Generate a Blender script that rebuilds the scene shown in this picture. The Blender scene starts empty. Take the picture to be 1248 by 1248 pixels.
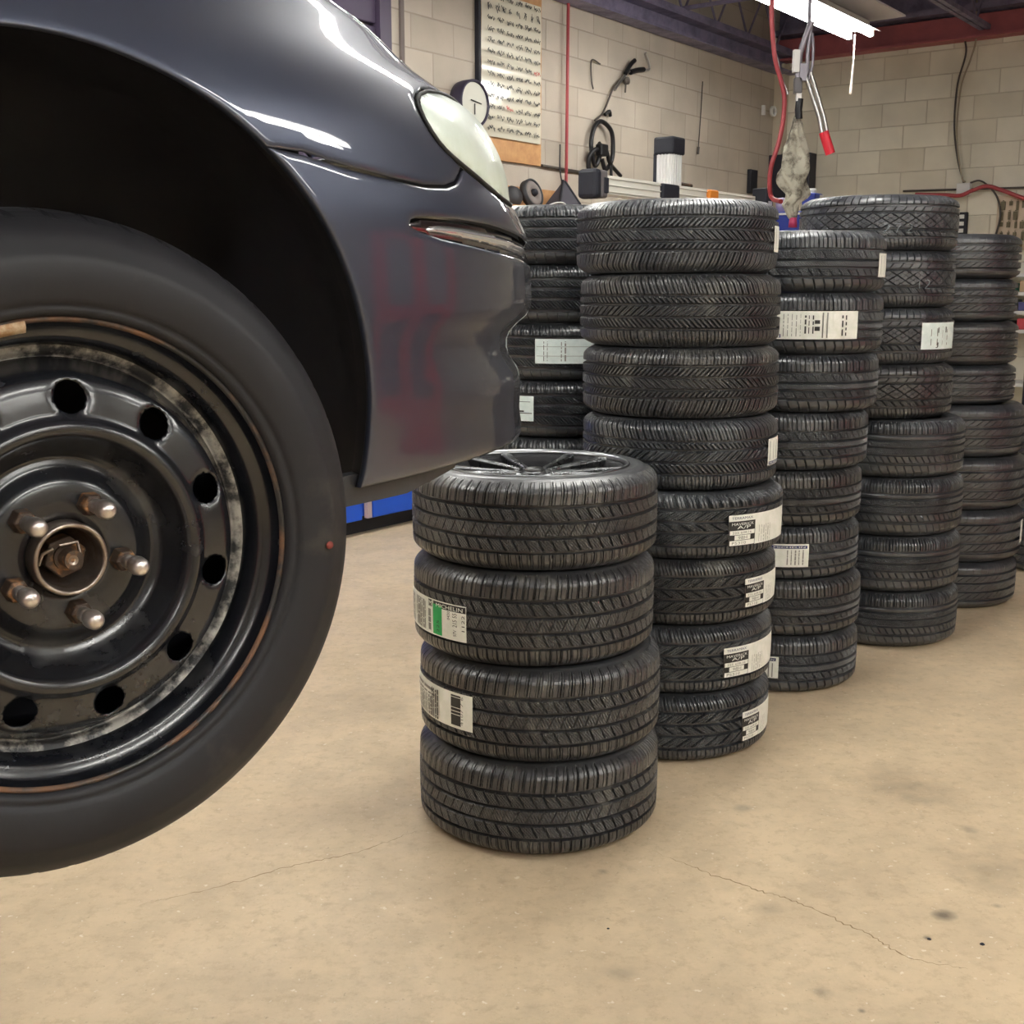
import bpy, bmesh, math, random
import numpy as np
from mathutils import Vector, Matrix, geometry
random.seed(4); RNG = np.random.default_rng(7)
SC = bpy.context.scene; COL = SC.collection
PI = math.pi
# ---------------------------------------------------------------- camera
F_PX, PITCH, EYE = 1450.0, math.radians(10.5), 1.42
cam_d = bpy.data.cameras.new('camera'); cam = bpy.data.objects.new('camera', cam_d); COL.objects.link(cam)
cam.location = (0, 0, EYE); cam.rotation_euler = (PI/2 - PITCH, 0, 0)
cam_d.sensor_width = 36; cam_d.lens = F_PX/1248*36; cam_d.clip_start = 0.02
SC.camera = cam
SC.view_settings.view_transform = 'Standard'; SC.view_settings.look = 'None'
SC.view_settings.gamma = 1; SC.view_settings.use_curve_mapping = False
SC.view_settings.exposure = 0.83
# ---------------------------------------------------------------- materials
MATS = {}
def mat(name, col, rough=.5, metal=0, coat=0, coat_r=.05, noise=None, bump=None, spec=.5, emit=None, trans=0, alpha=1):
    if name in MATS: return MATS[name]
    m = bpy.data.materials.new(name); m.use_nodes = True; nt = m.node_tree; N = nt.nodes; L = nt.links
    b = N['Principled BSDF']
    b.inputs['Base Color'].default_value = (*col, 1); b.inputs['Roughness'].default_value = rough
    b.inputs['Metallic'].default_value = metal; b.inputs['Coat Weight'].default_value = coat
    b.inputs['Coat Roughness'].default_value = coat_r; b.inputs['Specular IOR Level'].default_value = spec
    b.inputs['Transmission Weight'].default_value = trans
    if emit: b.inputs['Emission Color'].default_value = (*emit[:3], 1); b.inputs['Emission Strength'].default_value = emit[3]
    tc = N.new('ShaderNodeTexCoord')
    if noise:   # (scale, other colour, low, high, rough2)
        sc, c2, lo, hi, r2 = noise
        n = N.new('ShaderNodeTexNoise'); n.inputs['Scale'].default_value = sc; n.inputs['Detail'].default_value = 6; n.inputs['Roughness'].default_value = .65
        L.new(tc.outputs['Object'], n.inputs['Vector'])
        mr = N.new('ShaderNodeMapRange'); mr.inputs['From Min'].default_value = lo; mr.inputs['From Max'].default_value = hi
        L.new(n.outputs['Fac'], mr.inputs['Value'])
        mx = N.new('ShaderNodeMix'); mx.data_type = 'RGBA'
        mx.inputs[6].default_value = (*col, 1); mx.inputs[7].default_value = (*c2, 1)
        L.new(mr.outputs['Result'], mx.inputs[0]); L.new(mx.outputs[2], b.inputs['Base Color'])
        if r2 is not None:
            m2 = N.new('ShaderNodeMapRange'); m2.inputs['To Min'].default_value = rough; m2.inputs['To Max'].default_value = r2
            L.new(mr.outputs['Result'], m2.inputs['Value']); L.new(m2.outputs['Result'], b.inputs['Roughness'])
    if bump:    # (scale, strength, distance)
        n = N.new('ShaderNodeTexNoise'); n.inputs['Scale'].default_value = bump[0]; n.inputs['Detail'].default_value = 4
        L.new(tc.outputs['Object'], n.inputs['Vector'])
        bp = N.new('ShaderNodeBump'); bp.inputs['Strength'].default_value = bump[1]; bp.inputs['Distance'].default_value = bump[2]
        L.new(n.outputs['Fac'], bp.inputs['Height']); L.new(bp.outputs['Normal'], b.inputs['Normal'])
    MATS[name] = m; return m
def s2l(r, g, b):
    f = lambda c: ((c/255+.055)/1.055)**2.4 if c/255 > .04045 else c/255/12.92
    return (f(r), f(g), f(b))

RUB_T = mat('tread_rubber', (.024, .027, .033), .34, coat=.3, coat_r=.28, noise=(8, (.080, .086, .092), .47, .72, .5), spec=.9)
RUB_D = mat('dusty_tread_rubber', (.026, .027, .030), .36, coat=.25, coat_r=.3, noise=(6, (.125, .121, .108), .53, .72, .55), spec=.9)
RUB_S = mat('sidewall_rubber', (.026, .029, .033), .40, coat=.45, coat_r=.36, noise=(14, (.060, .062, .064), .45, .8, .5), spec=.9)
RUB_W = mat('worn_car_tyre_rubber', (.013, .013, .0155), .55, noise=(5, (.068, .060, .050), .55, .74, .7), bump=(60, .15, .002), spec=.35)
PAPER = mat('label_paper', s2l(242, 243, 236), .5, noise=(30, s2l(226, 230, 218), .4, .7, .5))
PAPERC = mat('cool_label_paper', s2l(232, 244, 242), .4, noise=(30, s2l(212, 228, 226), .4, .7, .5))
INK = mat('black_label_ink', (.02, .02, .02), .5)
INKG = mat('grey_label_ink', (.22, .22, .20), .5)
INKB = mat('navy_label_ink', (.03, .035, .13), .5)
INKGR = mat('green_label_ink', (.02, .38, .10), .5)
CHALK = mat('grey_chalk', (.26, .29, .31), .8)
# ---------------------------------------------------------------- mesh helpers
def tag(o, label=None, cat=None, group=None, kind=None):
    if label: o['label'] = label
    if cat: o['category'] = cat
    if group: o['group'] = group
    if kind: o['kind'] = kind
    return o
def empty(name, loc, rz=0, label=None, cat=None, group=None):
    o = bpy.data.objects.new(name, None); o.empty_display_size = .05; COL.objects.link(o)
    o.location = loc; o.rotation_euler = (0, 0, rz)
    return tag(o, label, cat, group)
def to_local(V, parent):
    V = np.asarray(V, float)
    if parent is None: return V
    chain = []; p = parent
    while p: chain.append(p); p = p.parent
    for p in reversed(chain):
        a = p.rotation_euler[2]; c, s = math.cos(a), math.sin(a); V = V - np.array(p.location)
        V = np.stack([V[:, 0]*c + V[:, 1]*s, -V[:, 0]*s + V[:, 1]*c, V[:, 2]], 1)
    return V
class MB:
    def __init__(s): s.v = []; s.f = []; s.m = []; s.sm = []
    def add(s, V, Fc, mi=0, smooth=False):
        o = len(s.v); s.v.extend([tuple(map(float, p)) for p in V])
        for f in Fc: s.f.append([i+o for i in f]); s.m.append(mi); s.sm.append(smooth)
        return s
    def box(s, c, size, ax=None, mi=0):      # ax: rows = local axes
        A = np.eye(3) if ax is None else np.array(ax, float); h = np.array(size, float)/2
        V = [np.array(c) + A.T @ (h*np.array(q)) for q in [(-1,-1,-1),(1,-1,-1),(1,1,-1),(-1,1,-1),(-1,-1,1),(1,-1,1),(1,1,1),(-1,1,1)]]
        return s.add(V, [(0,3,2,1),(4,5,6,7),(0,1,5,4),(1,2,6,5),(2,3,7,6),(3,0,4,7)], mi)
    def tube(s, pts, r, n=8, mi=0, cap=True, smooth=True):
        pts = [np.array(p, float) for p in pts]; rs = r if hasattr(r, '__len__') else [r]*len(pts)
        V = []; prev = None
        for i, p in enumerate(pts):
            d = pts[min(i+1, len(pts)-1)] - pts[max(i-1, 0)]; d /= np.linalg.norm(d)+1e-12
            if prev is None: a = np.cross(d, [0, 0, 1]); a = np.cross(d, [1, 0, 0]) if np.linalg.norm(a) < .1 else a
            else: a = prev - d*np.dot(prev, d)
            a /= np.linalg.norm(a); prev = a; b = np.cross(d, a)
            for k in range(n):
                t = 2*PI*k/n; V.append(p + (a*math.cos(t) + b*math.sin(t))*rs[i])
        Fc = [(i*n+k, i*n+(k+1) % n, (i+1)*n+(k+1) % n, (i+1)*n+k) for i in range(len(pts)-1) for k in range(n)]
        s.add(V, Fc, mi, smooth)
        if cap: s.add(V, [], mi); o = len(s.v)-len(V); s.f += [[o+k for k in range(n)][::-1], [o+(len(pts)-1)*n+k for k in range(n)]]; s.m += [mi]*2; s.sm += [False]*2
        return s
    def lathe(s, prof, c, ax=None, n=48, mi=0, smooth=True, closed=False, a0=0, a1=2*PI):
        A = np.eye(3) if ax is None else np.array(ax, float)   # rows: radial x, radial y, axis
        full = abs(a1-a0-2*PI) < 1e-6; m = n if full else n+1
        V = []
        for (r, z) in prof:
            for k in range(m):
                t = a0+(a1-a0)*k/n; V.append(np.array(c) + A[0]*r*math.cos(t) + A[1]*r*math.sin(t) + A[2]*z)
        P = len(prof); Fc = []
        for i in range(P if closed else P-1):
            j = (i+1) % P
            for k in range(n):
                k2 = (k+1) % m
                Fc.append((i*m+k, i*m+k2, j*m+k2, j*m+k))
        return s.add(V, Fc, mi, smooth)
    def build(s, name, mats, parent=None, world=True, bevel=0, auto=None):
        me = bpy.data.meshes.new(name)
        V = to_local(np.array(s.v), parent) if world else np.array(s.v)
        me.from_pydata([tuple(p) for p in V], [], s.f)
        for m in (mats if isinstance(mats, (list, tuple)) else [mats]): me.materials.append(m)
        me.polygons.foreach_set('material_index', s.m); me.polygons.foreach_set('use_smooth', s.sm)
        bm = bmesh.new(); bm.from_mesh(me)
        loose = [v for v in bm.verts if not v.link_faces]; bmesh.ops.delete(bm, geom=loose, context='VERTS')
        bmesh.ops.recalc_face_normals(bm, faces=bm.faces)
        bm.to_mesh(me); bm.free(); me.update()
        o = bpy.data.objects.new(name, me); COL.objects.link(o)
        if parent: o.parent = parent
        if bevel:
            b = o.modifiers.new('b', 'BEVEL'); b.width = bevel; b.segments = 2; b.limit_method = 'ANGLE'; b.angle_limit = math.radians(40)
        return o
def grid_mesh(name, V, nu, nv, mats, smooth, wrap_u=True):
    """V: (nu*nv,3), quads over the grid"""
    i = np.arange(nu if wrap_u else nu-1)[:, None]; j = np.arange(nv-1)[None, :]
    i2 = (i+1) % nu
    q = np.stack([i*nv+j, i2*nv+j, i2*nv+j+1, i*nv+j+1], -1).reshape(-1, 4)
    me = bpy.data.meshes.new(name); me.vertices.add(len(V)); me.vertices.foreach_set('co', V.astype(np.float32).ravel())
    me.loops.add(q.size); me.loops.foreach_set('vertex_index', q.astype(np.int32).ravel())
    me.polygons.add(len(q)); me.polygons.foreach_set('loop_start', np.arange(0, q.size, 4, dtype=np.int32))
    me.polygons.foreach_set('loop_total', np.full(len(q), 4, np.int32))
    me.polygons.foreach_set('use_smooth', np.full(len(q), smooth))
    for m in mats: me.materials.append(m)
    me.update(); me.validate(); return me
def obj(name, me, parent=None):
    o = bpy.data.objects.new(name, me); COL.objects.link(o)
    if parent: o.parent = parent
    return o
def spline(pts, n=10):
    P = [np.array(p, float) for p in pts]; P = [2*P[0]-P[1]]+P+[2*P[-1]-P[-2]]; out = []
    for i in range(1, len(P)-2):
        for k in range(n):
            t = k/n; a, b, c, d = P[i-1], P[i], P[i+1], P[i+2]
            out.append(.5*((2*b)+(-a+c)*t+(2*a-5*b+4*c-d)*t*t+(-a+3*b-3*c+d)*t**3))
    out.append(P[-2]); return out
_txt = {}
def text_mesh(s):
    if s in _txt: return _txt[s]
    c = bpy.data.curves.new('t', 'FONT'); c.body = s; c.size = 1; c.resolution_u = 2
    o = bpy.data.objects.new('t', c); COL.objects.link(o)
    dg = bpy.context.evaluated_depsgraph_get(); me = o.evaluated_get(dg).to_mesh()
    V = np.array([v.co[:] for v in me.vertices]); Fc = [list(p.vertices) for p in me.polygons]
    o.evaluated_get(dg).to_mesh_clear(); bpy.data.objects.remove(o); bpy.data.curves.remove(c)
    V[:, 0] -= V[:, 0].min(); w = V[:, 0].max(); V[:, 0] /= w; V[:, 1] /= .7
    _txt[s] = (V, Fc, w); return _txt[s]
def fit_text(s, a0, b0, a1, b1, rot=0):
    """text stretched into the rectangle; rot 0, 90, 180, 270"""
    V, Fc, _ = text_mesh(s); x, y = V[:, 0], V[:, 1]
    if rot == 90: x, y = 1-y, x
    elif rot == 180: x, y = 1-x, 1-y
    elif rot == 270: x, y = y, 1-x
    return np.stack([a0+(a1-a0)*x, b0+(b1-b0)*y], 1), Fc
# ---------------------------------------------------------------- room frame
AU = math.radians(37)
U = np.array([math.sin(AU), math.cos(AU), 0.]); V = np.array([math.cos(AU), -math.sin(AU), 0.]); Z = np.array([0, 0, 1.])
K = np.array([2.64, 12.31, 0.])
def lw(t, out, z): return K - U*t + V*out + Z*z          # left wall: metres back from the far corner, off the wall, up
def bw(t, out, z): return K + V*t - U*out + Z*z          # far wall
RA_L = [U, V, Z]; RA_B = [V, U, Z]
def block_mat(name, c1, c2, mortar):
    m = bpy.data.materials.new(name); m.use_nodes = True; nt = m.node_tree; N = nt.nodes; L = nt.links; b = N['Principled BSDF']
    tc = N.new('ShaderNodeTexCoord'); sx = N.new('ShaderNodeSeparateXYZ'); cx = N.new('ShaderNodeCombineXYZ')
    L.new(tc.outputs['Object'], sx.inputs[0]); L.new(sx.outputs['X'], cx.inputs['X']); L.new(sx.outputs['Z'], cx.inputs['Y'])
    br = N.new('ShaderNodeTexBrick'); L.new(cx.outputs[0], br.inputs['Vector']); br.inputs['Scale'].default_value = 1
    br.inputs['Brick Width'].default_value = .42; br.inputs['Row Height'].default_value = .21; br.inputs['Mortar Size'].default_value = .006
    br.inputs['Mortar Smooth'].default_value = .4; br.inputs['Bias'].default_value = -.1
    br.inputs['Color1'].default_value = (*c1, 1); br.inputs['Color2'].default_value = (*c2, 1); br.inputs['Mortar'].default_value = (*mortar, 1)
    n = N.new('ShaderNodeTexNoise'); n.inputs['Scale'].default_value = 2.2; n.inputs['Detail'].default_value = 8; L.new(tc.outputs['Object'], n.inputs['Vector'])
    mr = N.new('ShaderNodeMapRange'); mr.inputs['From Min'].default_value = .35; mr.inputs['From Max'].default_value = .75; mr.inputs['To Min'].default_value = 1.06; mr.inputs['To Max'].default_value = .82
    L.new(n.outputs['Fac'], mr.inputs['Value'])
    mx = N.new('ShaderNodeVectorMath'); mx.operation = 'SCALE'; L.new(br.outputs['Color'], mx.inputs[0]); L.new(mr.outputs['Result'], mx.inputs['Scale'])
    L.new(mx.outputs[0], b.inputs['Base Color']); b.inputs['Roughness'].default_value = .75
    n2 = N.new('ShaderNodeTexNoise'); n2.inputs['Scale'].default_value = 90; L.new(tc.outputs['Object'], n2.inputs['Vector'])
    ad = N.new('ShaderNodeMath'); ad.operation = 'MULTIPLY_ADD'; ad.inputs[1].default_value = -1.0
    L.new(br.outputs['Fac'], ad.inputs[0]); sc = N.new('ShaderNodeMath'); sc.operation = 'MULTIPLY'; sc.inputs[1].default_value = .25
    L.new(n2.outputs['Fac'], sc.inputs[0]); L.new(sc.outputs[0], ad.inputs[2])
    bp = N.new('ShaderNodeBump'); bp.inputs['Strength'].default_value = .6; bp.inputs['Distance'].default_value = .006
    L.new(ad.outputs[0], bp.inputs['Height']); L.new(bp.outputs['Normal'], b.inputs['Normal']); return m
BLK = block_mat('painted_block', s2l(190, 180, 166), s2l(176, 166, 152), s2l(166, 155, 142))
BLK2 = block_mat('painted_block_far', s2l(228, 224, 208), s2l(204, 198, 180), s2l(196, 189, 172))
def wall(name, start, ax, length, h, m, thick=.2):
    o = MB(); a = np.array([ax, np.cross(Z, ax), Z])
    o.box((length/2, thick/2, h/2), (length, thick, h)); ob = o.build(name, m, world=False)
    ob.location = start; ob.rotation_euler = (0, 0, math.atan2(ax[1], ax[0])); ob['kind'] = 'structure'; return ob
XL, YL = 11.0, 17.0
HT = 4.2
wall('wall_left', K - U*YL, U, YL, HT, BLK)                       # thickness goes to the left of U: outside
wall('wall_back', K, V, XL, 3.62, BLK2)                            # far end of the shop
wall('wall_right', K + V*XL, -U, YL, HT, BLK)
wall('wall_front', K + V*XL - U*YL, -V, XL, HT, BLK)
# floor
def floor_mat():
    m = bpy.data.materials.new('worn_concrete'); m.use_nodes = True; nt = m.node_tree; N = nt.nodes; L = nt.links; b = N['Principled BSDF']
    tc = N.new('ShaderNodeTexCoord')
    def noise(s, d=8, r=.6, dist=0):
        n = N.new('ShaderNodeTexNoise'); n.inputs['Scale'].default_value = s; n.inputs['Detail'].default_value = d; n.inputs['Roughness'].default_value = r; n.inputs['Distortion'].default_value = dist
        L.new(tc.outputs['Object'], n.inputs['Vector']); return n.outputs['Fac']
    def mr(x, a, bb, c=0, d=1):
        q = N.new('ShaderNodeMapRange'); q.inputs['From Min'].default_value = a; q.inputs['From Max'].default_value = bb; q.inputs['To Min'].default_value = c; q.inputs['To Max'].default_value = d
        L.new(x, q.inputs['Value']); return q.outputs['Result']
    def mix(f, c1, c2):
        q = N.new('ShaderNodeMix'); q.data_type = 'RGBA'; L.new(f, q.inputs[0])
        for k, c in ((6, c1), (7, c2)):
            if isinstance(c, tuple): q.inputs[k].default_value = (*c, 1)
            else: L.new(c, q.inputs[k])
        return q.outputs[2]
    c = mix(mr(noise(1.3), .3, .7), FL1, FL2)
    c = mix(mr(noise(5, 10, .72), .42, .68, 0, .75), c, FL3)
    c = mix(mr(noise(26, 8, .7), .50, .70, 0, .6), c, FL4)
    c = mix(mr(noise(60, 6, .7), .62, .72, 0, .7), c, FL5)
    c = mix(mr(noise(48, 3, .5), .67, .72, 0, .6), c, FL6)
    # oil spots with an outline of their own
    for (x, y, r, s) in SPOTS:
        d = N.new('ShaderNodeVectorMath'); d.operation = 'DISTANCE'; d.inputs[1].default_value = (x, y, 0)
        nz = N.new('ShaderNodeTexNoise'); nz.inputs['Scale'].default_value = 14; nz.inputs['Detail'].default_value = 5; L.new(tc.outputs['Object'], nz.inputs['Vector'])
        L.new(tc.outputs['Object'], d.inputs[0])
        a = N.new('ShaderNodeMath'); a.operation = 'MULTIPLY_ADD'; a.inputs[1].default_value = r*1.6; L.new(nz.outputs['Fac'], a.inputs[0]); L.new(d.outputs['Value'], a.inputs[2])
        c = mix(mr(a.outputs[0], r*1.7, r*.9, 0, s), c, FL7)
    L.new(c, b.inputs['Base Color'])
    L.new(mr(noise(3.5), .3, .7, .38, .6), b.inputs['Roughness'])
    bp = N.new('ShaderNodeBump'); bp.inputs['Strength'].default_value = .25; bp.inputs['Distance'].default_value = .004
    L.new(noise(35, 8, .7), bp.inputs['Height']); L.new(bp.outputs['Normal'], b.inputs['Normal']); return m
FL1 = s2l(214, 193, 160); FL2 = s2l(198, 178, 148); FL3 = s2l(178, 161, 134); FL4 = s2l(168, 147, 116); FL5 = s2l(122, 106, 84); FL6 = s2l(232, 224, 208); FL7 = s2l(104, 94, 80)
SPOTS = [(.999, 2.536, .034, .95), (.928, 2.44, .012, .95), (1.137, 3.259, .20, .4), (.228, 2.304, .05, .3), (.227, 2.75, .02, .5), (.702, 2.166, .010, .7), (.635, 2.228, .03, .4), (1.14, 2.581, .016, .5), (.644, 3.119, .035, .4), (1.226, 2.99, .03, .4), (1.25, 2.75, .22, .35), (.597, 2.566, .05, .35), (-.498, 3.956, .3, .25), (.85, 2.7, .22, .22), (.3, 2.6, .25, .15)]
fl = MB(); cc = K - U*YL/2 + V*XL/2; fl.box((0, 0, -.1), (XL+.4, YL+.4, .2)); FLOOR = fl.build('floor', floor_mat(), world=False)
# object coordinates of the floor are kept in world metres
FLOOR.data.transform(Matrix.Rotation(-AU, 4, 'Z')); FLOOR.data.transform(Matrix.Translation(Vector(cc))); FLOOR['kind'] = 'structure'
CRK = mat('crack_grit', s2l(140, 120, 92), .9)
def crack(pts, w, seed):
    rs = np.random.default_rng(seed); P = spline([(x, y, .0006) for x, y in pts], 16); mb = MB(); Vv = []; n = len(P)
    for i, p in enumerate(P):
        d = P[min(i+1, n-1)]-P[max(i-1, 0)]; q = np.array([-d[1], d[0], 0]); q /= np.linalg.norm(q)
        j = rs.normal()*.003; ww = w*(.4+rs.random())*min(1, 4*i/n+.1, 4*(n-i)/n+.1)
        Vv += [p+q*(j-ww), p+q*(j+ww)]
    mb.add(Vv, [(2*i, 2*i+1, 2*i+3, 2*i+2) for i in range(n-1)]); o = mb.build('trim_crack', CRK); o['kind'] = 'structure'
# ceiling: ribbed steel deck
DK = mat('painted_deck', s2l(165, 160, 180), .6, metal=.0, noise=(3, s2l(135, 130, 150), .4, .7, .7))
dk = MB(); prof = []
nr = int(YL/.3)
for i in range(nr+1):
    a = i*.3; prof += [(a, .0), (a+.1, .0), (a+.13, .06), (a+.27, .06)]
Vv = []
for (a, h) in prof: Vv += [K - U*a + V*(-.1) + Z*(HT+h), K - U*a + V*(XL+.1) + Z*(HT+h)]
dk.add(Vv, [(2*i, 2*i+1, 2*i+3, 2*i+2) for i in range(len(prof)-1)])
dk.box(cc + Z*(HT+.15), (YL+.6, XL+.6, .06), [U, V, Z]); o = dk.build('ceiling', DK); o['kind'] = 'structure'
# steelwork
STL = mat('dark_painted_steel', s2l(124, 118, 142), .5, noise=(6, s2l(90, 84, 106), .4, .7, .7))
RED = mat('red_oxide_steel', s2l(166, 90, 94), .55, noise=(4, s2l(142, 78, 84), .4, .7, .6))
b = MB(); b.box(bw(XL/2, .02, 3.72), (XL, .16, .2), RA_B); b.box(bw(XL/2, .02, 3.625), (XL, .3, .02), RA_B)
o = b.build('trim_red_beam', RED); tag(o, kind='structure')
b = MB(); b.box(bw(XL/2, -.05, 4.02), (XL, .2, .36), RA_B); b.box(bw(XL/2, .06, 3.87), (XL, .26, .05), RA_B); o = b.build('trim_dark_ledger', STL); tag(o, kind='structure')
b = MB(); b.box(lw(YL/2, .04, 3.58), (YL, .06, .15), RA_L); b.box(lw(YL/2, .10, 3.66), (YL, .18, .02), RA_L); b.box(lw(YL/2, .10, 3.51), (YL, .16, .02), RA_L)
o = b.build('trim_wall_channel', STL); tag(o, kind='structure')
def joist(off, z0, z1, name='trim_joist'):
    b = MB()
    for zz in (z0, z1):
        for sgn in (-1, 1): b.box(K - U*YL/2 + V*(off+sgn*.028) + Z*zz, (YL, .04, .04), RA_L)
    n = int(YL/.3)
    for i in range(n):
        a0, a1 = (i*.3+.1, i*.3+.25) if i % 2 else (i*.3+.25, i*.3+.1)
        p0 = K - U*(i*.3+.08) + V*off + Z*(z0 if i % 2 else z1); p1 = K - U*(i*.3+.38) + V*off + Z*(z1 if i % 2 else z0)
        b.tube([p0, p1], .011, 5, cap=False)
    o = b.build(name, STL); tag(o, kind='structure')
joist(.12, 3.70, 4.12)
for k in range(1, 6): joist(.12+1.85*k, 3.70, 4.12)
b = MB()
for t in (2.2, 5.2, 8.2, 11.2):
    b.box(K - U*t + V*XL/2 + Z*3.73, (.03, XL, .03), RA_L); b.box(K - U*t + V*XL/2 + Z*4.1, (.03, XL, .03), RA_L)
o = b.build('trim_bridging', STL); tag(o, kind='structure')
# corner pillar
PIL = mat('painted_pillar', s2l(196, 186, 166), .7)
b = MB(); b.box(bw(.02, .06, 1.8), (.16, .12, 3.6), RA_B); o = b.build('trim_pillar', PIL, bevel=.006); tag(o, kind='structure')
# dark roll-up door in the left wall, behind the car
DR = mat('dark_door_panel', s2l(62, 52, 72), .5)
b = MB(); 
for i in range(7): b.box(lw(7.35, .05, .25+i*.5), (3.0, .05, .485), RA_L)
o = b.build('door_1', DR, bevel=.008); tag(o, kind='structure')
b = MB()
for t in (5.80, 8.9): b.box(lw(t, .06, 1.75), (.1, .1, 3.5), RA_L)
b.box(lw(7.35, .06, 3.5), (3.2, .1, .1), RA_L); o = b.build('trim_door_frame', DR); tag(o, kind='structure')
b = MB(); b.box(lw(5.55, .012, 1.75), (.03, .02, 3.5), RA_L); o = b.build('trim_wall_joint', mat('grey_caulk', s2l(110, 100, 96), .7)); tag(o, kind='structure')

# ---------------------------------------------------------------- ceiling lights
TUBE = mat('fluorescent_tube', (1, 1, 1), .3, emit=(1.0, .985, .94, 34.0))
WHT = mat('white_enamel', s2l(215, 215, 212), .35)
GPAN = mat('grey_mounting_panel', s2l(205, 203, 210), .6)
CHR = mat('light_steel', (.55, .55, .55), .3, metal=1)
def lamp_fix(end, n_len, label, first=False):
    """twin tube fitting, runs back along -U from its far end"""
    E = np.array(end, float); mid = E - U*n_len/2
    r = empty('ceiling_light', tuple(mid), 0, label, 'ceiling light', 'twin tube ceiling lights')
    b = MB(); b.box(mid + Z*.07, (n_len, .12, .07), RA_L); b.build('housing', WHT, r, bevel=.006)
    b = MB(); b.box(mid + Z*.115, (n_len+.1, .62, .012), RA_L); b.build('mounting_panel', GPAN, r)
    for sg in (-1, 1):
        b = MB(); Vv = []
        for a in (0, n_len):
            p = E - U*a
            Vv += [p + V*sg*.06 + Z*.055, p + V*sg*.15 + Z*.02, p + V*sg*.15 + Z*.017, p + V*sg*.06 + Z*.052]
        b.add(Vv, [(0, 1, 5, 4), (3, 2, 6, 7), (1, 2, 6, 5), (0, 3, 7, 4), (0, 1, 2, 3), (4, 5, 6, 7)]); b.build('reflector', WHT, r)
        b = MB(); b.tube([E - U*.04 + V*sg*.085 + Z*.0, E - U*(n_len-.04) + V*sg*.085 + Z*.0], .019, 10); b.build('fluorescent_tube', TUBE, r)
        for a in (.02, n_len-.02): b = MB(); b.box(E - U*a + V*sg*.085 + Z*.015, (.03, .03, .06), RA_L); b.build('lamp_holder', WHT, r)
    for a in (.3, n_len-.3):
        b = MB(); b.tube([E - U*a + Z*.1, E - U*a + Z*(HT-E[2])], .004, 5); b.build('hanger_wire', CHR, r)
    return r
FIX = [((2.62, 9.42, 3.3), 2.4, 'bright twin tube light fitting near the far corner, its end in view')]
for k, (row, dist) in enumerate([(-.6, 3.8), (0, 7.4), (0, 11), (1.83, 4.34), (1.83, 7.9), (5.0, 4.6), (4.8, 7.9), (4.8, 11.2), (7.6, 4), (7.6, 8), (-2.6, 5.8), (-2.6, 9.4)]):
    e = np.array([2.62, 9.42, 3.3]) + V*row - U*dist; FIX.append((tuple(e), 2.4, 'twin tube light fitting above the shop floor, outside the photographed view'))
for i, f_ in enumerate(FIX): L0 = lamp_fix(*f_)
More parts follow.
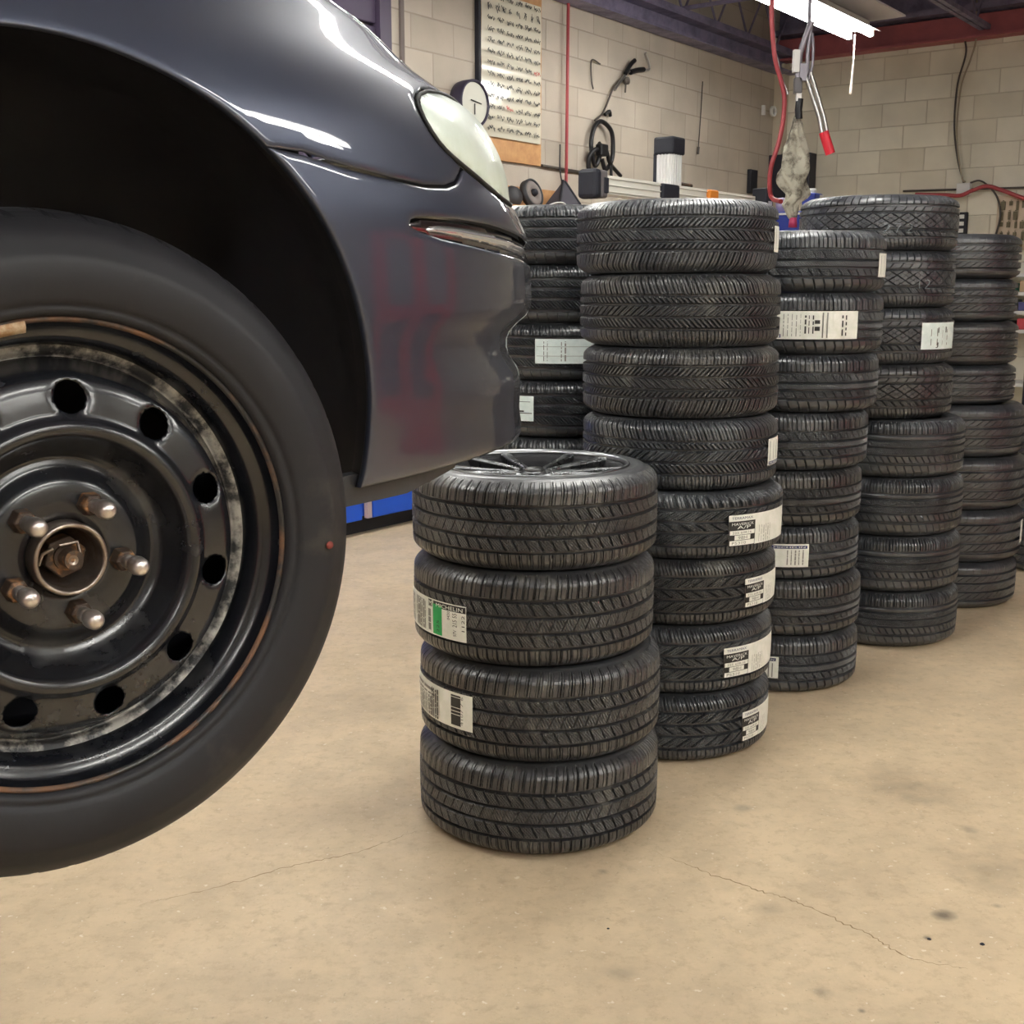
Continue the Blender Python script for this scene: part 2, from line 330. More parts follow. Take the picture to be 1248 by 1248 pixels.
# ---------------------------------------------------------------- tyres
TR, TW = .325, .245
KINDS = {
 # ribs: (y0, y1, [(pitch, slant, width, depth)...]); y from -1 (lower edge) to 1 (upper edge); gaps between ribs are the main grooves
 'touring': dict(n=1600, nv=104, groove=.0105, ribs=[(-1.2, -.60, [(.027, .05, .0026, .006), (.0135, .05, .0014, .0025)]), (-.545, -.255, [(.031, .5, .0036, .006), (.0078, .9, .0013, .002)]),
    (-.205, .095, [(.031, -.5, .0028, .004), (.0078, .5, .0013, .0018)]), (.145, .44, [(.031, .55, .0038, .006), (.0078, .9, .0013, .0022)]), (.49, 1.2, [(.0275, -.12, .0028, .007), (.01375, -.12, .0013, .0025)])]),
 'sport': dict(n=1300, nv=84, groove=.011, ribs=[(-1.2, -.56, [(.024, .1, .0040, .0075), (.012, .1, .0015, .003)]), (-.50, -.22, [(.0165, .9, .0052, .008)]), (-.16, .14, [(.024, -1.1, .0070, .009), (.012, -1.1, .0018, .003)]),
    (.20, .40, [(.0165, .9, .0052, .008)]), (.46, 1.2, [(.024, .35, .0046, .009), (.012, .35, .0016, .003)])]),
 'zigzag': dict(n=1200, nv=70, groove=0.012, ribs=[(-1.2, -.60, [(0.03, 0.1, 0.00405, 0.008), (0.015, 0.1, 0.00189, 0.0032)]), (-.53, -.20, [(0.046, -1.3, 0.00621, 0.0085), (0.0115, -1.3, 0.00216, 0.004)]), (-.13, .15, [(0.046, 1.3, 0.00621, 0.0085), (0.0115, 1.3, 0.00216, 0.004)]),
    (.22, .53, [(0.046, -1.3, 0.00621, 0.0085), (0.0115, -1.3, 0.00216, 0.004)]), (.60, 1.2, [(0.034, 0.25, 0.00405, 0.008), (0.0113, 0.25, 0.00216, 0.004)])]),
 'highway': dict(n=1080, nv=64, groove=0.0105, ribs=[(-1.2, -.58, [(0.038, 0.3, 0.00405, 0.0064)]), (-.51, -.25, [(0.038, 0.7, 0.00405, 0.0064), (0.0095, 1.2, 0.00243, 0.0032)]), (-.20, .02, [(0.0095, 1, 0.00189, 0.0024)]), (.07, .38, [(0.036, 0.8, 0.00378, 0.0048), (0.009, 1.2, 0.00243, 0.0032)]),
    (.44, 1.2, [(0.033, 0.04, 0.0054, 0.0085), (0.0165, 0.04, 0.00243, 0.0032)])]),
 'diamond': dict(n=1300, nv=76, groove=.010, ribs=[(-1.2, -.60, [(.034, .2, .0034, .006), (.017, .2, .0014, .003)]), (-.54, -.30, [(.034, .9, .0036, .006), (.011, .9, .0014, .003)]), (-.25, .34, [(.068, 1.5, .0038, .008), (.068, -1.5, .0038, .008), (.034, 1.5, .0014, .003), (.034, -1.5, .0014, .003)]), (.39, .60, [(.040, -.8, .0034, .006)]), (.66, 1.2, [(.031, -.15, .0038, .008)])]),
 'ribbed': dict(n=1080, nv=72, groove=0.009, ribs=[(-1.2, -.56, [(0.034, 0.4, 0.0027, 0.0032)]), (-.50, -.22, [(0.028, 0.6, 0.00351, 0.0048)]), (-.17, .06, [(0.008, 0.7, 0.00216, 0.0032)]), (.10, .30, [(0.01, 0.9, 0.00243, 0.0032)]), (.35, .50, []), (.55, 1.2, [(0.026, 0, 0.00405, 0.008), (0.013, 0, 0.00216, 0.0048)])]),
 'slanted': dict(n=1080, nv=70, groove=.013, ribs=[(-1.2, -.66, [(.05, .2, .0016, .001)]), (-.57, -.25, [(.036, -1.3, .0026, .004)]), (-.16, .14, [(.036, -1.3, .0018, .003)]), (.23, .51, [(.036, -1.3, .0026, .004)]), (.60, 1.2, [(.036, -.3, .0016, .0015)])]),
 'winter': dict(n=1200, nv=72, groove=.014, ribs=[(-1.2, -.64, [(.036, .1, .003, .003)]), (-.54, -.22, [(.0125, .9, .0042, .007)]), (-.12, .16, [(.0125, 1.2, .0042, .007)]), (.26, .50, [(.0125, 1.0, .0042, .007)]), (.60, 1.2, [(.036, .1, .0066, .0095), (.012, .1, .0018, .004)])]),
}
def tread_mesh(kind, flip=False):
    k = KINDS[kind]; n, nv = k['n'], k['nv']; hw = TW*.47
    th = np.arange(n)/n*2*PI; y = np.linspace(-1, 1, nv); T, Y = np.meshgrid(th, y, indexing='ij')
    ay = np.abs(Y); base = TR - .0035*ay**2 - np.where(ay > .74, .026*((np.clip(ay, .74, 1)-.74)/.26)**2, 0)
    X = T*TR; dep = np.full(T.shape, k['groove'])
    for (y0, y1, sip) in k['ribs']:
        inside = (Y > y0) & (Y < y1); d = np.zeros(T.shape)
        for (pitch, sl, w, dd) in sip:
            N = round(2*PI*TR/pitch); p = 2*PI*TR/N
            fr = np.mod((X + sl*(Y-(y0 if y0 > -1.1 else y1))*hw)/p, 1); dist = np.minimum(fr, 1-fr)*p
            cell = 2*PI*TR/n
            d = np.maximum(d, dd*np.clip((max(w, cell*1.05)/2-dist)/(cell*.35)+.5, 0, 1))
        e = np.clip(np.minimum(Y-y0, y1-Y)/.012, 0, 1)
        dep = np.where(inside, np.maximum(d, k['groove']*(1-e)), dep)
    dep = dep*np.clip((1.0-ay)/.05, 0, 1)
    r = base-dep; z = Y*hw*(-1 if flip else 1)
    Vv = np.stack([r*np.cos(T), r*np.sin(T), z], -1).reshape(-1, 3)
    return grid_mesh('tread', Vv, n, nv, [RUB_T], False)
def side_mesh(sign, rb=.212, n=128):
    w = TW; R = TR
    p = [(R-.0295, .468*w), (R-.034, .476*w), (R-.036, .486*w), (R-.042, .493*w), (R-.05, .498*w), (R-.054, .5*w), (R-.057, .4965*w), (R-.07, .496*w), (R-.074, .494*w)]
    L = p[-1][0]-rb
    p += [(rb+L*.6, .482*w), (rb+L*.35, .462*w), (rb+L*.3, .464*w), (rb+L*.25, .456*w), (rb+.008, .43*w), (rb+.002, .415*w), (rb, .40*w), (rb, .37*w), (rb+.012, .36*w), (rb+.03, .41*w), (R-.06, .45*w), (R-.04, .43*w), (R-.024, .38*w), (R-.018, .2*w), (R-.017, 0)]
    P = np.array(p); th = np.arange(n)/n*2*PI
    Vv = np.stack([P[None, :, 0]*np.cos(th)[:, None], P[None, :, 0]*np.sin(th)[:, None], np.broadcast_to(P[None, :, 1]*sign, (n, len(p)))], -1).reshape(-1, 3)
    return grid_mesh('sidewall', Vv, n, len(p), [RUB_S], True)
TRM = {}
SDM = {('n', 1): side_mesh(1), ('n', -1): side_mesh(-1), ('w', 1): side_mesh(1, .248), ('w', -1): side_mesh(-1, .248), ('a', 1): side_mesh(1, .24), ('a', -1): side_mesh(-1, .24)}
def paper(t, R, W, zc, beta, f0, f1, elems, paperm=None, name='paper_label', skew=0.0):
    """paper label wrapped round the tread of tyre t. beta: (left, right) degrees from the camera-facing point; elems in 0..1 label units"""
    cx, cy, _ = t.location; ph = math.atan2(-cy, -cx); a0, a1 = [ph+math.radians(q) for q in beta]
    z0, z1 = (f0-.5)*W, (f1-.5)*W
    mats = [paperm or PAPER, INK, INKG, INKB, INKGR]; mb = MB()
    def add2(P2, Fc, mi, lift):
        P2 = np.asarray(P2, float); an = a0+(a1-a0)*P2[:, 0]; z = z0+(z1-z0)*P2[:, 1]
        rr = R + .0012 - .0035*(z/(W*.47))**2 - .02*np.clip(np.abs(z/(W*.47))-.74, 0, 1)**2/.0676*.9 + lift
        mb.add(np.stack([rr*np.cos(an), rr*np.sin(an), z], 1), Fc, mi, False)
    def rect(x0, y0, x1, y1, mi, lift):
        n = max(1, int(abs(x1-x0)*24)); xs = np.linspace(x0, x1, n+1); m = 5
        P2 = [(x, y) for x in xs for y in np.linspace(y0, y1, m)]
        add2(P2, [(i*m+j, (i+1)*m+j, (i+1)*m+j+1, i*m+j+1) for i in range(n) for j in range(m-1)], mi, lift)
    rect(0, 0, 1, 1, 0, 0)
    for q, e in enumerate(elems):
        if e[0] == 'r': rect(*e[1:5], e[5], .0004+.00004*q)
        else:
            P2, Fc = fit_text(e[1], *e[2:6], rot=e[7] if len(e) > 7 else 0); add2(P2, Fc, e[6], .0005+.00004*q)
    return mb.build(name, mats, t, world=False)
def bars(x0, x1, y0, y1, n, mi, vertical=True, seed=0, fill=.5, gap=0):
    """rows of print that reads as text lines or a bar code at this size"""
    rs = random.Random(seed); out = []
    for i in range(n):
        if vertical:
            a = x0+(x1-x0)*(i/n); w = (x1-x0)/n*(fill*(.6+.8*rs.random())); c = y0
            while c < y1-.02:
                l = min(y1-c, (.06+.25*rs.random()) if gap else y1-y0); out.append(('r', a, c, a+w, c+l, mi)); c += l+gap
        else:
            a = y0+(y1-y0)*(i/n); w = (y1-y0)/n*(fill*(.6+.8*rs.random())); c = x0
            while c < x1-.02:
                l = min(x1-c, (.04+.2*rs.random()) if gap else x1-x0); out.append(('r', c, a, c+l, a+w, mi)); c += l+gap
    return out
def tyre(kind, az, D, z0, z1, R, label, group, spin=None, side='n', name='tyre', dusty=False, worn=1.0, tilt=0, flip=False):
    key = (kind, flip)
    if key not in TRM: TRM[key] = tread_mesh(kind, flip)
    a = math.radians(az); h = z1-z0
    t = empty(name, (D*math.sin(a), D*math.cos(a), (z0+z1)/2), 0, label, 'wheel' if name != 'tyre' else 'tyre', group)
    sp = RNG.random()*2*PI if spin is None else spin
    me = TRM[key]
    if dusty:
        kd = key+('d',)
        if kd not in TRM: TRM[kd] = me.copy(); TRM[kd].materials.clear(); TRM[kd].materials.append(RUB_D)
        me = TRM[kd]
    tr = obj('tread', me, t); s1 = obj('sidewall', SDM[(side, 1)], t); s2 = obj('sidewall', SDM[(side, -1)], t)
    for o in (tr, s1, s2): o.scale = (R/TR, R/TR, h/TW); o.rotation_euler[2] = sp
    return t, R, h
# ---------------------------------------------------------------- the stacks of tyres
ORD = ['lowest tyre', 'second tyre up', 'third tyre up', 'fourth tyre up', 'fifth tyre up', 'sixth tyre up', 'seventh tyre up', 'topmost tyre']
# front stack: three tyres and a complete alloy wheel
GA = 'tyres of the front stack'
A_ = []
for i, (az, z0, z1, rr, lab) in enumerate([(1.35, 0, .2485, .329, 'black touring tyre lying on the concrete floor, bottom of the front stack, no paper label'),
        (1.40, .249, .4985, .327, 'black touring tyre with a cream barcode label, second from the floor in the front stack'),
        (1.07, .499, .7445, .323, 'black touring tyre with a green-striped paper label, directly under the alloy wheel')]):
    A_.append(tyre('touring', az, 3.13, z0, z1, rr, lab, GA, side='a', spin=.4+i*1.3, dusty=True))
WH, WR, WHH = tyre('touring', 1.10, 3.13, .745, .975, .326, 'tyre mounted on a silver twin-spoke alloy rim, on top of the front stack', None, side='w', name='alloy_wheel', spin=2.1, dusty=True)
ALLOY = mat('silver_alloy', (.30, .31, .32), .30, metal=1, noise=(40, (.22, .23, .24), .4, .7, .40))
PLB0 = mat('matt_black_inside', (.012, .012, .013), .7)
DKAL = mat('dark_rim_barrel', (.018, .018, .020), .7, metal=.0, spec=.25)
SPKM = mat('gunmetal_spoke', (.15, .155, .16), .26, metal=1, noise=(40, (.11, .115, .12), .4, .7, .36))
c = np.array(WH.location[:]); hz = WHH/2
b = MB(); b.lathe([(.249, hz-.006), (.2515, hz-.001), (.2505, hz+.003), (.245, hz+.002), (.241, hz-.004), (.239, hz-.010), (.244, hz-.012)], c, n=96, closed=True)
rim = b.build('rim', ALLOY, WH)
b = MB(); b.lathe([(.239, hz-.010), (.234, hz-.020), (.228, hz-.03), (.226, hz-.05), (.222, hz-.12), (.235, -hz+.02), (.240, -hz+.012), (.249, -hz+.006), (.244, -hz+.03), (.230, hz-.10), (.240, hz-.03)], c, n=96, closed=True)
b.build('rim_barrel', DKAL, WH)
b = MB(); b.lathe([(.0, hz-.135), (.15, hz-.16), (.222, hz-.165), (.222, hz-.17), (0, hz-.17)], c, n=48); b.build('barrel_floor', PLB0, WH)
b = MB(); b.lathe([(0, hz-.022), (.026, hz-.022), (.030, hz-.026), (.033, hz-.034), (.060, hz-.024), (.066, hz-.032), (.068, hz-.09), (0, hz-.09)], c, n=48); b.build('hub', ALLOY, WH)
b = MB(); b.lathe([(0, hz-.014), (.022, hz-.015), (.0265, hz-.019), (.028, hz-.026), (0, hz-.028)], c, n=40); b.build('centre_cap', mat('black_cap', (.02, .02, .02), .3), WH)
SPK = []
for k in range(5):
    a0 = 2*PI*k/5 + math.radians(-93)
    b = MB()
    for sg in (-1, 1):
        rows = []
        for r_, off, w_, zt, th_ in [(.050, .010, .012, -.022, .045), (.09, .019, .009, -.018, .040), (.14, .031, .0125, -.014, .034), (.19, .045, .014, -.010, .028), (.226, .056, .017, -.007, .024), (.240, .061, .021, -.005, .020)]:
            ca, sa = math.cos(a0), math.sin(a0); pc = np.array([ca*r_ - sa*off*sg, sa*r_ + ca*off*sg, 0]); q = np.array([-sa, ca, 0])
            q = q - np.array([ca, sa, 0])*.28*sg; q /= np.linalg.norm(q)
            rows.append([c+pc-q*w_+Z*(hz+zt-th_), c+pc-q*w_+Z*(hz+zt-.004), c+pc-q*w_*.6+Z*(hz+zt), c+pc+q*w_*.6+Z*(hz+zt), c+pc+q*w_+Z*(hz+zt-.004), c+pc+q*w_+Z*(hz+zt-th_)])
        Vv = [p for r_ in rows for p in r_]; Fc = [(i*6+j, i*6+(j+1) % 6, (i+1)*6+(j+1) % 6, (i+1)*6+j) for i in range(5) for j in range(6)]
        Fc += [tuple(range(6))[::-1], tuple(range(30, 36))]; b.add(Vv, Fc, 0, False)
    b.build('spoke', SPKM, WH, bevel=.002)
for k in range(5):
    a0 = 2*PI*(k+.5)/5 + math.radians(-93); p = c+np.array([math.cos(a0)*.048, math.sin(a0)*.048, hz-.030])
    b = MB(); b.lathe([(.010, -.02), (.010, .0), (.007, .0), (.007, -.012), (0, -.012)], p, n=12); b.build('bolt_hole', DKAL, WH)
a0 = math.radians(-200); p = c+np.array([math.cos(a0)*.236, math.sin(a0)*.236, hz-.02])
b = MB(); b.tube([p, p+Z*.03+np.array([-math.cos(a0), -math.sin(a0), 0])*.02], [.004, .003], 8); b.build('valve', INK, WH)

# labels on the front stack
e3 = [('r', .90, .80, .995, .97, 1), ('r', .62, .80, .90, .97, 1), ('t', 'MICHELIN', .66, .825, .965, .93, 0), ('r', .545, .78, .605, .97, 1), ('t', 'M', .553, .80, .597, .94, 0),
      ('r', .615, .04, .735, .88, 4, .0012), ('t', '225', .665, .10, .70, .45, 1, 90), ('t', '1122', .955, .30, .985, .74, 1, 90), ('t', '215 55', .86, .38, .905, .76, 1, 90), ('t', '97V', .865, .12, .90, .30, 1, 90), ('t', '0420', .80, .55, .83, .78, 1, 90)]
e3 += bars(.545, .60, .10, .72, 1, 2, seed=3, fill=.9, gap=.02) + bars(.30, .52, .08, .90, 7, 2, seed=5, gap=.03) + bars(.12, .27, .10, .90, 4, 2, seed=6, gap=.03)
paper(A_[2][0], .323, A_[2][2], 0, (-86, -31), .24, .62, e3)
e2 = [('r', .64, .30, .80, .72, 2), ('t', '4107 7 6', .875, .12, .905, .92, 2, 90)] + bars(.77, .85, .08, .93, 1, 1, seed=2, fill=1.0, gap=.02) + bars(.10, .50, .06, .62, 12, 2, seed=9, gap=.03) + bars(.12, .55, .66, .9, 2, 2, False, seed=4, gap=.02) + bars(.5, .62, .06, .9, 4, 1, seed=12, gap=.02)
e2 = [e for e in e2 if e[0] != 'r' or e[1] < .62 or e[1] > .75]
paper(A_[1][0], .327, A_[1][2], 0, (-86, -31), .30, .68, e2)
# second stack: four sport tyres over four zig-zag tyres
GB = 'tyres of the tall second stack'
EB = [('r', 0, 0, .47, .80, 1), ('t', 'TERRAMAX', .05, .86, .42, .94, 3), ('t', 'MAVERICK', .05, .665, .44, .75, 0), ('t', 'A/P', .14, .55, .38, .655, 0),
      ('r', .02, .36, .46, .50, 0), ('r', .10, .19, .38, .345, 0), ('r', .02, .02, .46, .175, 0), ('t', '225 60R16', .06, .39, .40, .465, 2), ('t', '98H', .16, .21, .32, .32, 2), ('t', 'P5310', .06, .05, .3, .14, 2)] + bars(.52, .70, .05, .6, 6, 2, seed=1, fill=.18, gap=.05)
def eb(dv):   # dv = where the printed part ends
    out = []
    for e in EB:
        e = list(e); j = 1 if e[0] == 'r' else 2
        for q in (j, j+2): e[q] = e[q]/.47*dv if e[q] <= .47 else dv+(e[q]-.47)/.53*(1-dv)
        out.append(tuple(e))
    return out
B_ = []
desc = {0: 'resting on the floor', 1: 'second from the floor', 2: 'third from the floor', 3: 'fourth from the floor'}
for i, (az, z0, z1, rr) in enumerate([(7.85, 0, .2165, .320), (7.87, .217, .4305, .320), (7.93, .431, .6355, .320), (8.10, .636, .8385, .324), (8.04, .839, 1.0515, .304), (7.99, 1.052, 1.2595, .303), (7.89, 1.260, 1.4715, .307), (7.68, 1.472, 1.682, .306)]):
    if i < 4: lab = 'zigzag-tread tyre with printed sticker in the second stack, ' + desc[i]; kd = 'zigzag'
    else:
        kd = 'sport'; lab = ['sport tyre with small right-edge sticker, fifth from the floor in the second stack', 'unlabelled grooved sport tyre, sixth from the floor in the tall second stack',
            'unlabelled grooved sport tyre directly under the topmost tyre of the second stack', 'topmost tyre of the tall second stack, narrow cream sticker at its right edge'][i-4]
    B_.append(tyre(kd, az, 3.78, z0, z1, rr, lab, GB, dusty=(i in (2, 5, 6)), flip=(i % 2 == 1 and i > 3)))
for i, (be, f0, f1, dv) in enumerate([((44, 86), .23, .67, .42), ((31, 84), .24, .68, .38), ((41, 88), .24, .68, .38), ((26, 80), .21, .67, .38)][0:0] + [((44, 84), .23, .67, .42), ((31, 82), .24, .68, .34), ((41, 85), .24, .68, .38), ((26, 78), .21, .67, .34)]):
    # order above: floor tyre, second, third, fourth
    T_ = B_[i]; paper(T_[0], T_[1], T_[2], 0, [(45, 84), (30, 82), (42, 86), (27, 78)][i], f0, f1, eb(dv))
paper(B_[7][0], .306, B_[7][2], 0, (69, 87), .30, .66, bars(.2, .9, .1, .9, 2, 2, seed=4, fill=.1))
paper(B_[4][0], .304, B_[4][2], 0, (61, 82), .30, .68, [('r', .05, .02, .95, .14, 3), ('t', 'MICHELIN', .1, .04, .9, .12, 0)] + bars(.1, .9, .2, .9, 3, 2, seed=7, fill=.15))
# third stack
GC = 'tyres of the third stack'
C_ = []
for i, (az, z0, z1) in enumerate([(12.92, 0, .2095), (12.93, .21, .4165), (12.72, .417, .6085), (12.73, .609, .8055), (12.89, .806, 1.0085), (13.21, 1.009, 1.2085), (13.28, 1.209, 1.4175), (13.27, 1.418, 1.623)]):
    lab = ['highway tyre standing on the floor at the foot of the third stack, small blue-headed label', 'plain highway tyre without label, second from the floor in the third stack', 'highway tyre with a square blue-headed label, third from the floor in the third stack',
           'plain highway tyre halfway down the third stack, directly above the one with the square label', 'plain highway tyre, fifth from the floor in the third stack', 'plain highway tyre directly under the widely labelled tyre of the third stack',
           'highway tyre with a wide white paper label, second from the top of the third stack', 'topmost tyre of the third stack with chalk smudges and a narrow sticker'][i]
    C_.append(tyre('highway', az, 4.48, z0, z1, .30, lab, GC, dusty=(i in (1, 3))))
HD = [('r', .14, .80, .97, .93, 3), ('t', 'MICHELIN', .36, .83, .93, .90, 0), ('r', .17, .815, .30, .915, 0), ('t', 'M', .19, .82, .28, .91, 3)]
paper(C_[2][0], .30, C_[2][2], 0, (-14, 23), .27, .70, HD + bars(.22, .42, .1, .6, 3, 2, seed=3, gap=.04) + bars(.6, .95, .1, .74, 5, 2, seed=8, fill=.35, gap=.02) + bars(.04, .2, .05, .7, 3, 2, seed=5, gap=.05, fill=.3) + [('r', .24, .42, .38, .62, 1)])
paper(C_[0][0], .30, C_[0][2], 0, (-16, 3), .29, .67, [('r', .10, .80, .90, .94, 3), ('t', 'MICHELIN', .16, .83, .84, .91, 0)] + bars(.5, .9, .05, .7, 3, 2, seed=3, fill=.3))
e7 = [('r', .05, .05, .30, .18, 3), ('t', 'MICHELIN', .06, .075, .21, .16, 0, 180), ('r', .225, .06, .29, .17, 0), ('t', 'M', .235, .07, .28, .16, 3, 180)]
e7 += bars(.17, .21, .3, .92, 2, 2, seed=4, gap=.04, fill=.4) + [('r', .24, .34, .29, .52, 1), ('r', .24, .56, .29, .70, 2), ('r', .24, .73, .29, .78, 2)] + bars(.32, .50, .1, .9, 5, 2, seed=2, fill=.12, gap=.05) + bars(.50, .60, .2, .85, 3, 1, seed=6, fill=.35, gap=.06) + [('r', .585, .3, .63, .45, 1), ('r', .585, .55, .63, .68, 1)] + bars(.65, .73, .05, .95, 2, 2, seed=9, fill=.3) + bars(.83, .90, .12, .85, 2, 1, seed=13, fill=.45, gap=.08)
paper(C_[6][0], .30, C_[6][2], 0, (-32, 42.5), .25, .70, e7)
paper(C_[7][0], .30, C_[7][2], 0, (63, 82), .25, .64, bars(.2, .9, .1, .9, 2, 2, seed=4, fill=.1))
def chalk(T_, strokes, f, be):
    t, R, W = T_; cx, cy, _ = t.location; ph = math.atan2(-cy, -cx); mb = MB()
    for st in strokes:
        P = []
        for (x, y) in st:
            a = ph+math.radians(be+x*.5*10); z = (f-.5)*W+y*.028; P.append([(R+.0005-.0035*(z/(W*.47))**2)*math.cos(a), (R+.0005-.0035*(z/(W*.47))**2)*math.sin(a), z])
        mb.tube(P, .0015, 5)
    return mb.build('chalk_mark', CHALK, t, world=False)
TWO = [(0, .8), (.4, 1), (.8, .8), (.7, .4), (.2, 0), (0, -.2), (.9, -.2)]
SEV = [(0, 1), (.9, 1), (.5, .4), (.3, -.2)]
def sh(st, dx): return [(x+dx, y) for x, y in st]
# fourth stack
GD = 'tyres of the fourth stack'
D_ = []
for i, (az, z0, z1, rr) in enumerate([(17.68, 0, .2285, .31), (17.62, .229, .45755, .31), (17.6, .458, .6935, .31), (17.52, .694, .9245, .31), (16.85, .925, 1.1385, .31), (16.74, 1.139, 1.3575, .31), (16.66, 1.358, 1.5755, .31), (16.66, 1.576, 1.786, .31)]):
    lab = ['finely ribbed tyre on the floor at the foot of the fourth stack', 'finely ribbed tyre, second from the floor in the fourth stack', 'finely ribbed tyre, third from the floor in the fourth stack', 'finely ribbed tyre under the four diamond-pattern tyres of the fourth stack',
           'lowest of the four diamond-pattern tyres in the fourth stack, its tread dusty', 'diamond-pattern tyre with a square white label, sixth from the floor in the fourth stack', 'diamond-pattern tyre with chalk marks, directly under the top one of the fourth stack', 'topmost diamond-pattern tyre of the fourth stack, highest tyre in view'][i]
    D_.append(tyre('ribbed' if i < 4 else 'diamond', az, 5.17, z0, z1, rr, lab, GD, dusty=(i == 4)))
paper(D_[5][0], .31, D_[5][2], 0, (35, 77), .27, .74, [('t', 'J', .33, .10, .40, .26, 1), ('r', .38, .62, .40, .82, 1), ('r', .60, .62, .63, .84, 1)] + bars(.2, .8, .15, .85, 4, 2, seed=5, fill=.1, gap=.1), PAPERC)
chalk(D_[7], [TWO, sh(SEV, 1.5), sh(TWO, 3.2)], .33, 4); chalk(D_[6], [[(0, 1), (.1, -.2)], sh(TWO, 1.0)], .36, 32)
# fifth stack
GE = 'tyres of the fifth stack'
E_ = []
for i, (az, z0, z1, rr) in enumerate([(20.5, 0, .2145, .31), (20.6, .215, .4545, .31), (20.55, .455, .6925, .315), (20.38, .693, .9245, .315), (19.86, .925, 1.0995, .31), (19.84, 1.1, 1.2885, .31), (19.7, 1.289, 1.4755, .31), (19.73, 1.476, 1.666, .31)]):
    lab = ['slant-grooved tyre on the floor at the foot of the fifth stack', 'slant-grooved tyre with thin right-edge sticker, second from the floor in the fifth stack', 'slant-grooved tyre, third from the floor in the fifth stack', 'slant-grooved tyre, fourth from the floor and widest of the fifth stack',
           'slim slant-grooved tyre, fifth from the floor in the fifth stack', 'slim slant-grooved tyre with scuffed ribs, third from the top of the fifth stack', 'slim slant-grooved tyre directly under the topmost of the fifth stack', 'topmost tyre of the fifth stack, smooth dark shoulder, at the right edge'][i]
    E_.append(tyre('slanted', az, 5.9, z0, z1, rr, lab, GE, dusty=(i == 5)))
paper(E_[1][0], .31, E_[1][2], 0, (74, 88), .30, .74, [])
# stack behind the bumper
GG = 'tyres of the stack behind the bumper'
G_ = []
for i, (z0, z1) in enumerate([(0, .2285), (.229, .4575), (.458, .6855), (.686, .9135), (.914, 1.1135), (1.114, 1.3105), (1.311, 1.5105), (1.511, 1.712)]):
    lab = ['winter tyre on the floor behind the front stack, mostly hidden', 'hidden winter tyre, second from the floor behind the front stack', 'hidden winter tyre, third from the floor behind the front stack', 'winter tyre just seen over the alloy wheel on the front stack',
           'block-tread tyre with the smaller white label at its left, behind the lower bumper', 'block-tread tyre with a long pale paper label, behind the bumper notch', 'unlabelled block-tread tyre, second from the top behind the bumper', 'topmost block-tread tyre of the stack behind the headlight'][i]
    G_.append(tyre('winter', 2.2+.1*(i % 3), 4.45, z0, z1, .32, lab, GG))
paper(G_[5][0], .32, G_[5][2], 0, (-17, 28), .31, .74, [('r', 0.02, .30, .98, .315, 2), ('r', 0.02, .68, .98, .695, 2)] + bars(.12, .22, .1, .9, 2, 1, seed=3, fill=.2, gap=.05) + bars(.36, .46, .1, .9, 2, 2, seed=4, fill=.3, gap=.05), PAPERC)
paper(G_[4][0], .32, G_[4][2], 0, (-38, -16.5), .30, .74, [('r', .3, .76, .9, .78, 1), ('r', .3, .30, .95, .33, 1), ('r', .4, .36, .7, .42, 1)] + bars(.4, .6, .5, .7, 2, 2, seed=4, fill=.3), PAPERC)
# a last stack at the far right
GF = 'tyres of the rearmost stack'
for i in range(3):
    tyre('slanted', 25.55-.05*i, 6.75, i*.235, i*.235+.2345, .32, ['dark tyre on the floor at the far right edge, behind the fifth stack', 'dark tyre second from the floor at the far right edge', 'dark tyre topping the short stack at the far right edge'][i], GF)
AF=math.radians(41)
CF=np.array([math.sin(AF),math.cos(AF),0.]);CN=np.array([-math.cos(AF),math.sin(AF),0.])
C0=np.array([-0.3938+.0035,1.0163,1.1966+.003]);CW=np.array([-.383,1.008,1.1915])
SIDE=C0-CN*0.02;SIDE[2]=0
ZS=[1.1,1.22,1.25,1.27,1.29,1.31,1.33,1.35,1.37,1.385,1.4,1.49,1.51,1.53,1.55,1.57,1.61,1.65,1.67,1.69,1.71,1.73,1.75,1.77,1.80,1.84,1.88,1.93,1.96]
SF=[1.06,1.078,1.067,1.067,1.066,1.056,1.025,1.016,1.031,1.075,1.089,1.08,1.069,1.056,1.037,1.032,1.017,1.0,.978,.929,.889,.862,.827,.762,.671,.553,.427,.298,.22]
DZ=[1.1,1.18,1.22,1.30,1.42,1.50,1.56,1.60,1.64,1.68,1.72,1.76,1.80,1.84,1.88,1.91,1.93,1.945,1.955,1.96]
DD=[.04,.026,.015,.005,.0,.002,.01,.018,.035,.056,.069,.074,.094,.135,.195,.261,.331,.44,.6,.8]
ZT=np.arange(1.08,1.9601,.002)
def smo(y,n):
    k=np.hanning(n+2)[1:-1];k/=k.sum();return np.convolve(np.pad(y,n//2,mode='edge'),k,'valid')
SFT=smo(np.interp(ZT,ZS,SF),11);DT=smo(np.interp(ZT,DZ,DD),25)
SFB=np.where((ZT>1.30)&(ZT<1.42),np.maximum(SFT,1.07+.02*np.clip((ZT-1.3)/.1,0,1)),SFT);SFB=smo(SFB,31)
DC=.86;NE=2.5
NA=160;PH=np.linspace(0,np.pi/2,NA)**1.3/(np.pi/2)**.3
EX=np.sin(PH)**(2/NE);EY=np.cos(np.clip(PH,0,np.pi/2-1e-9))**(2/NE)
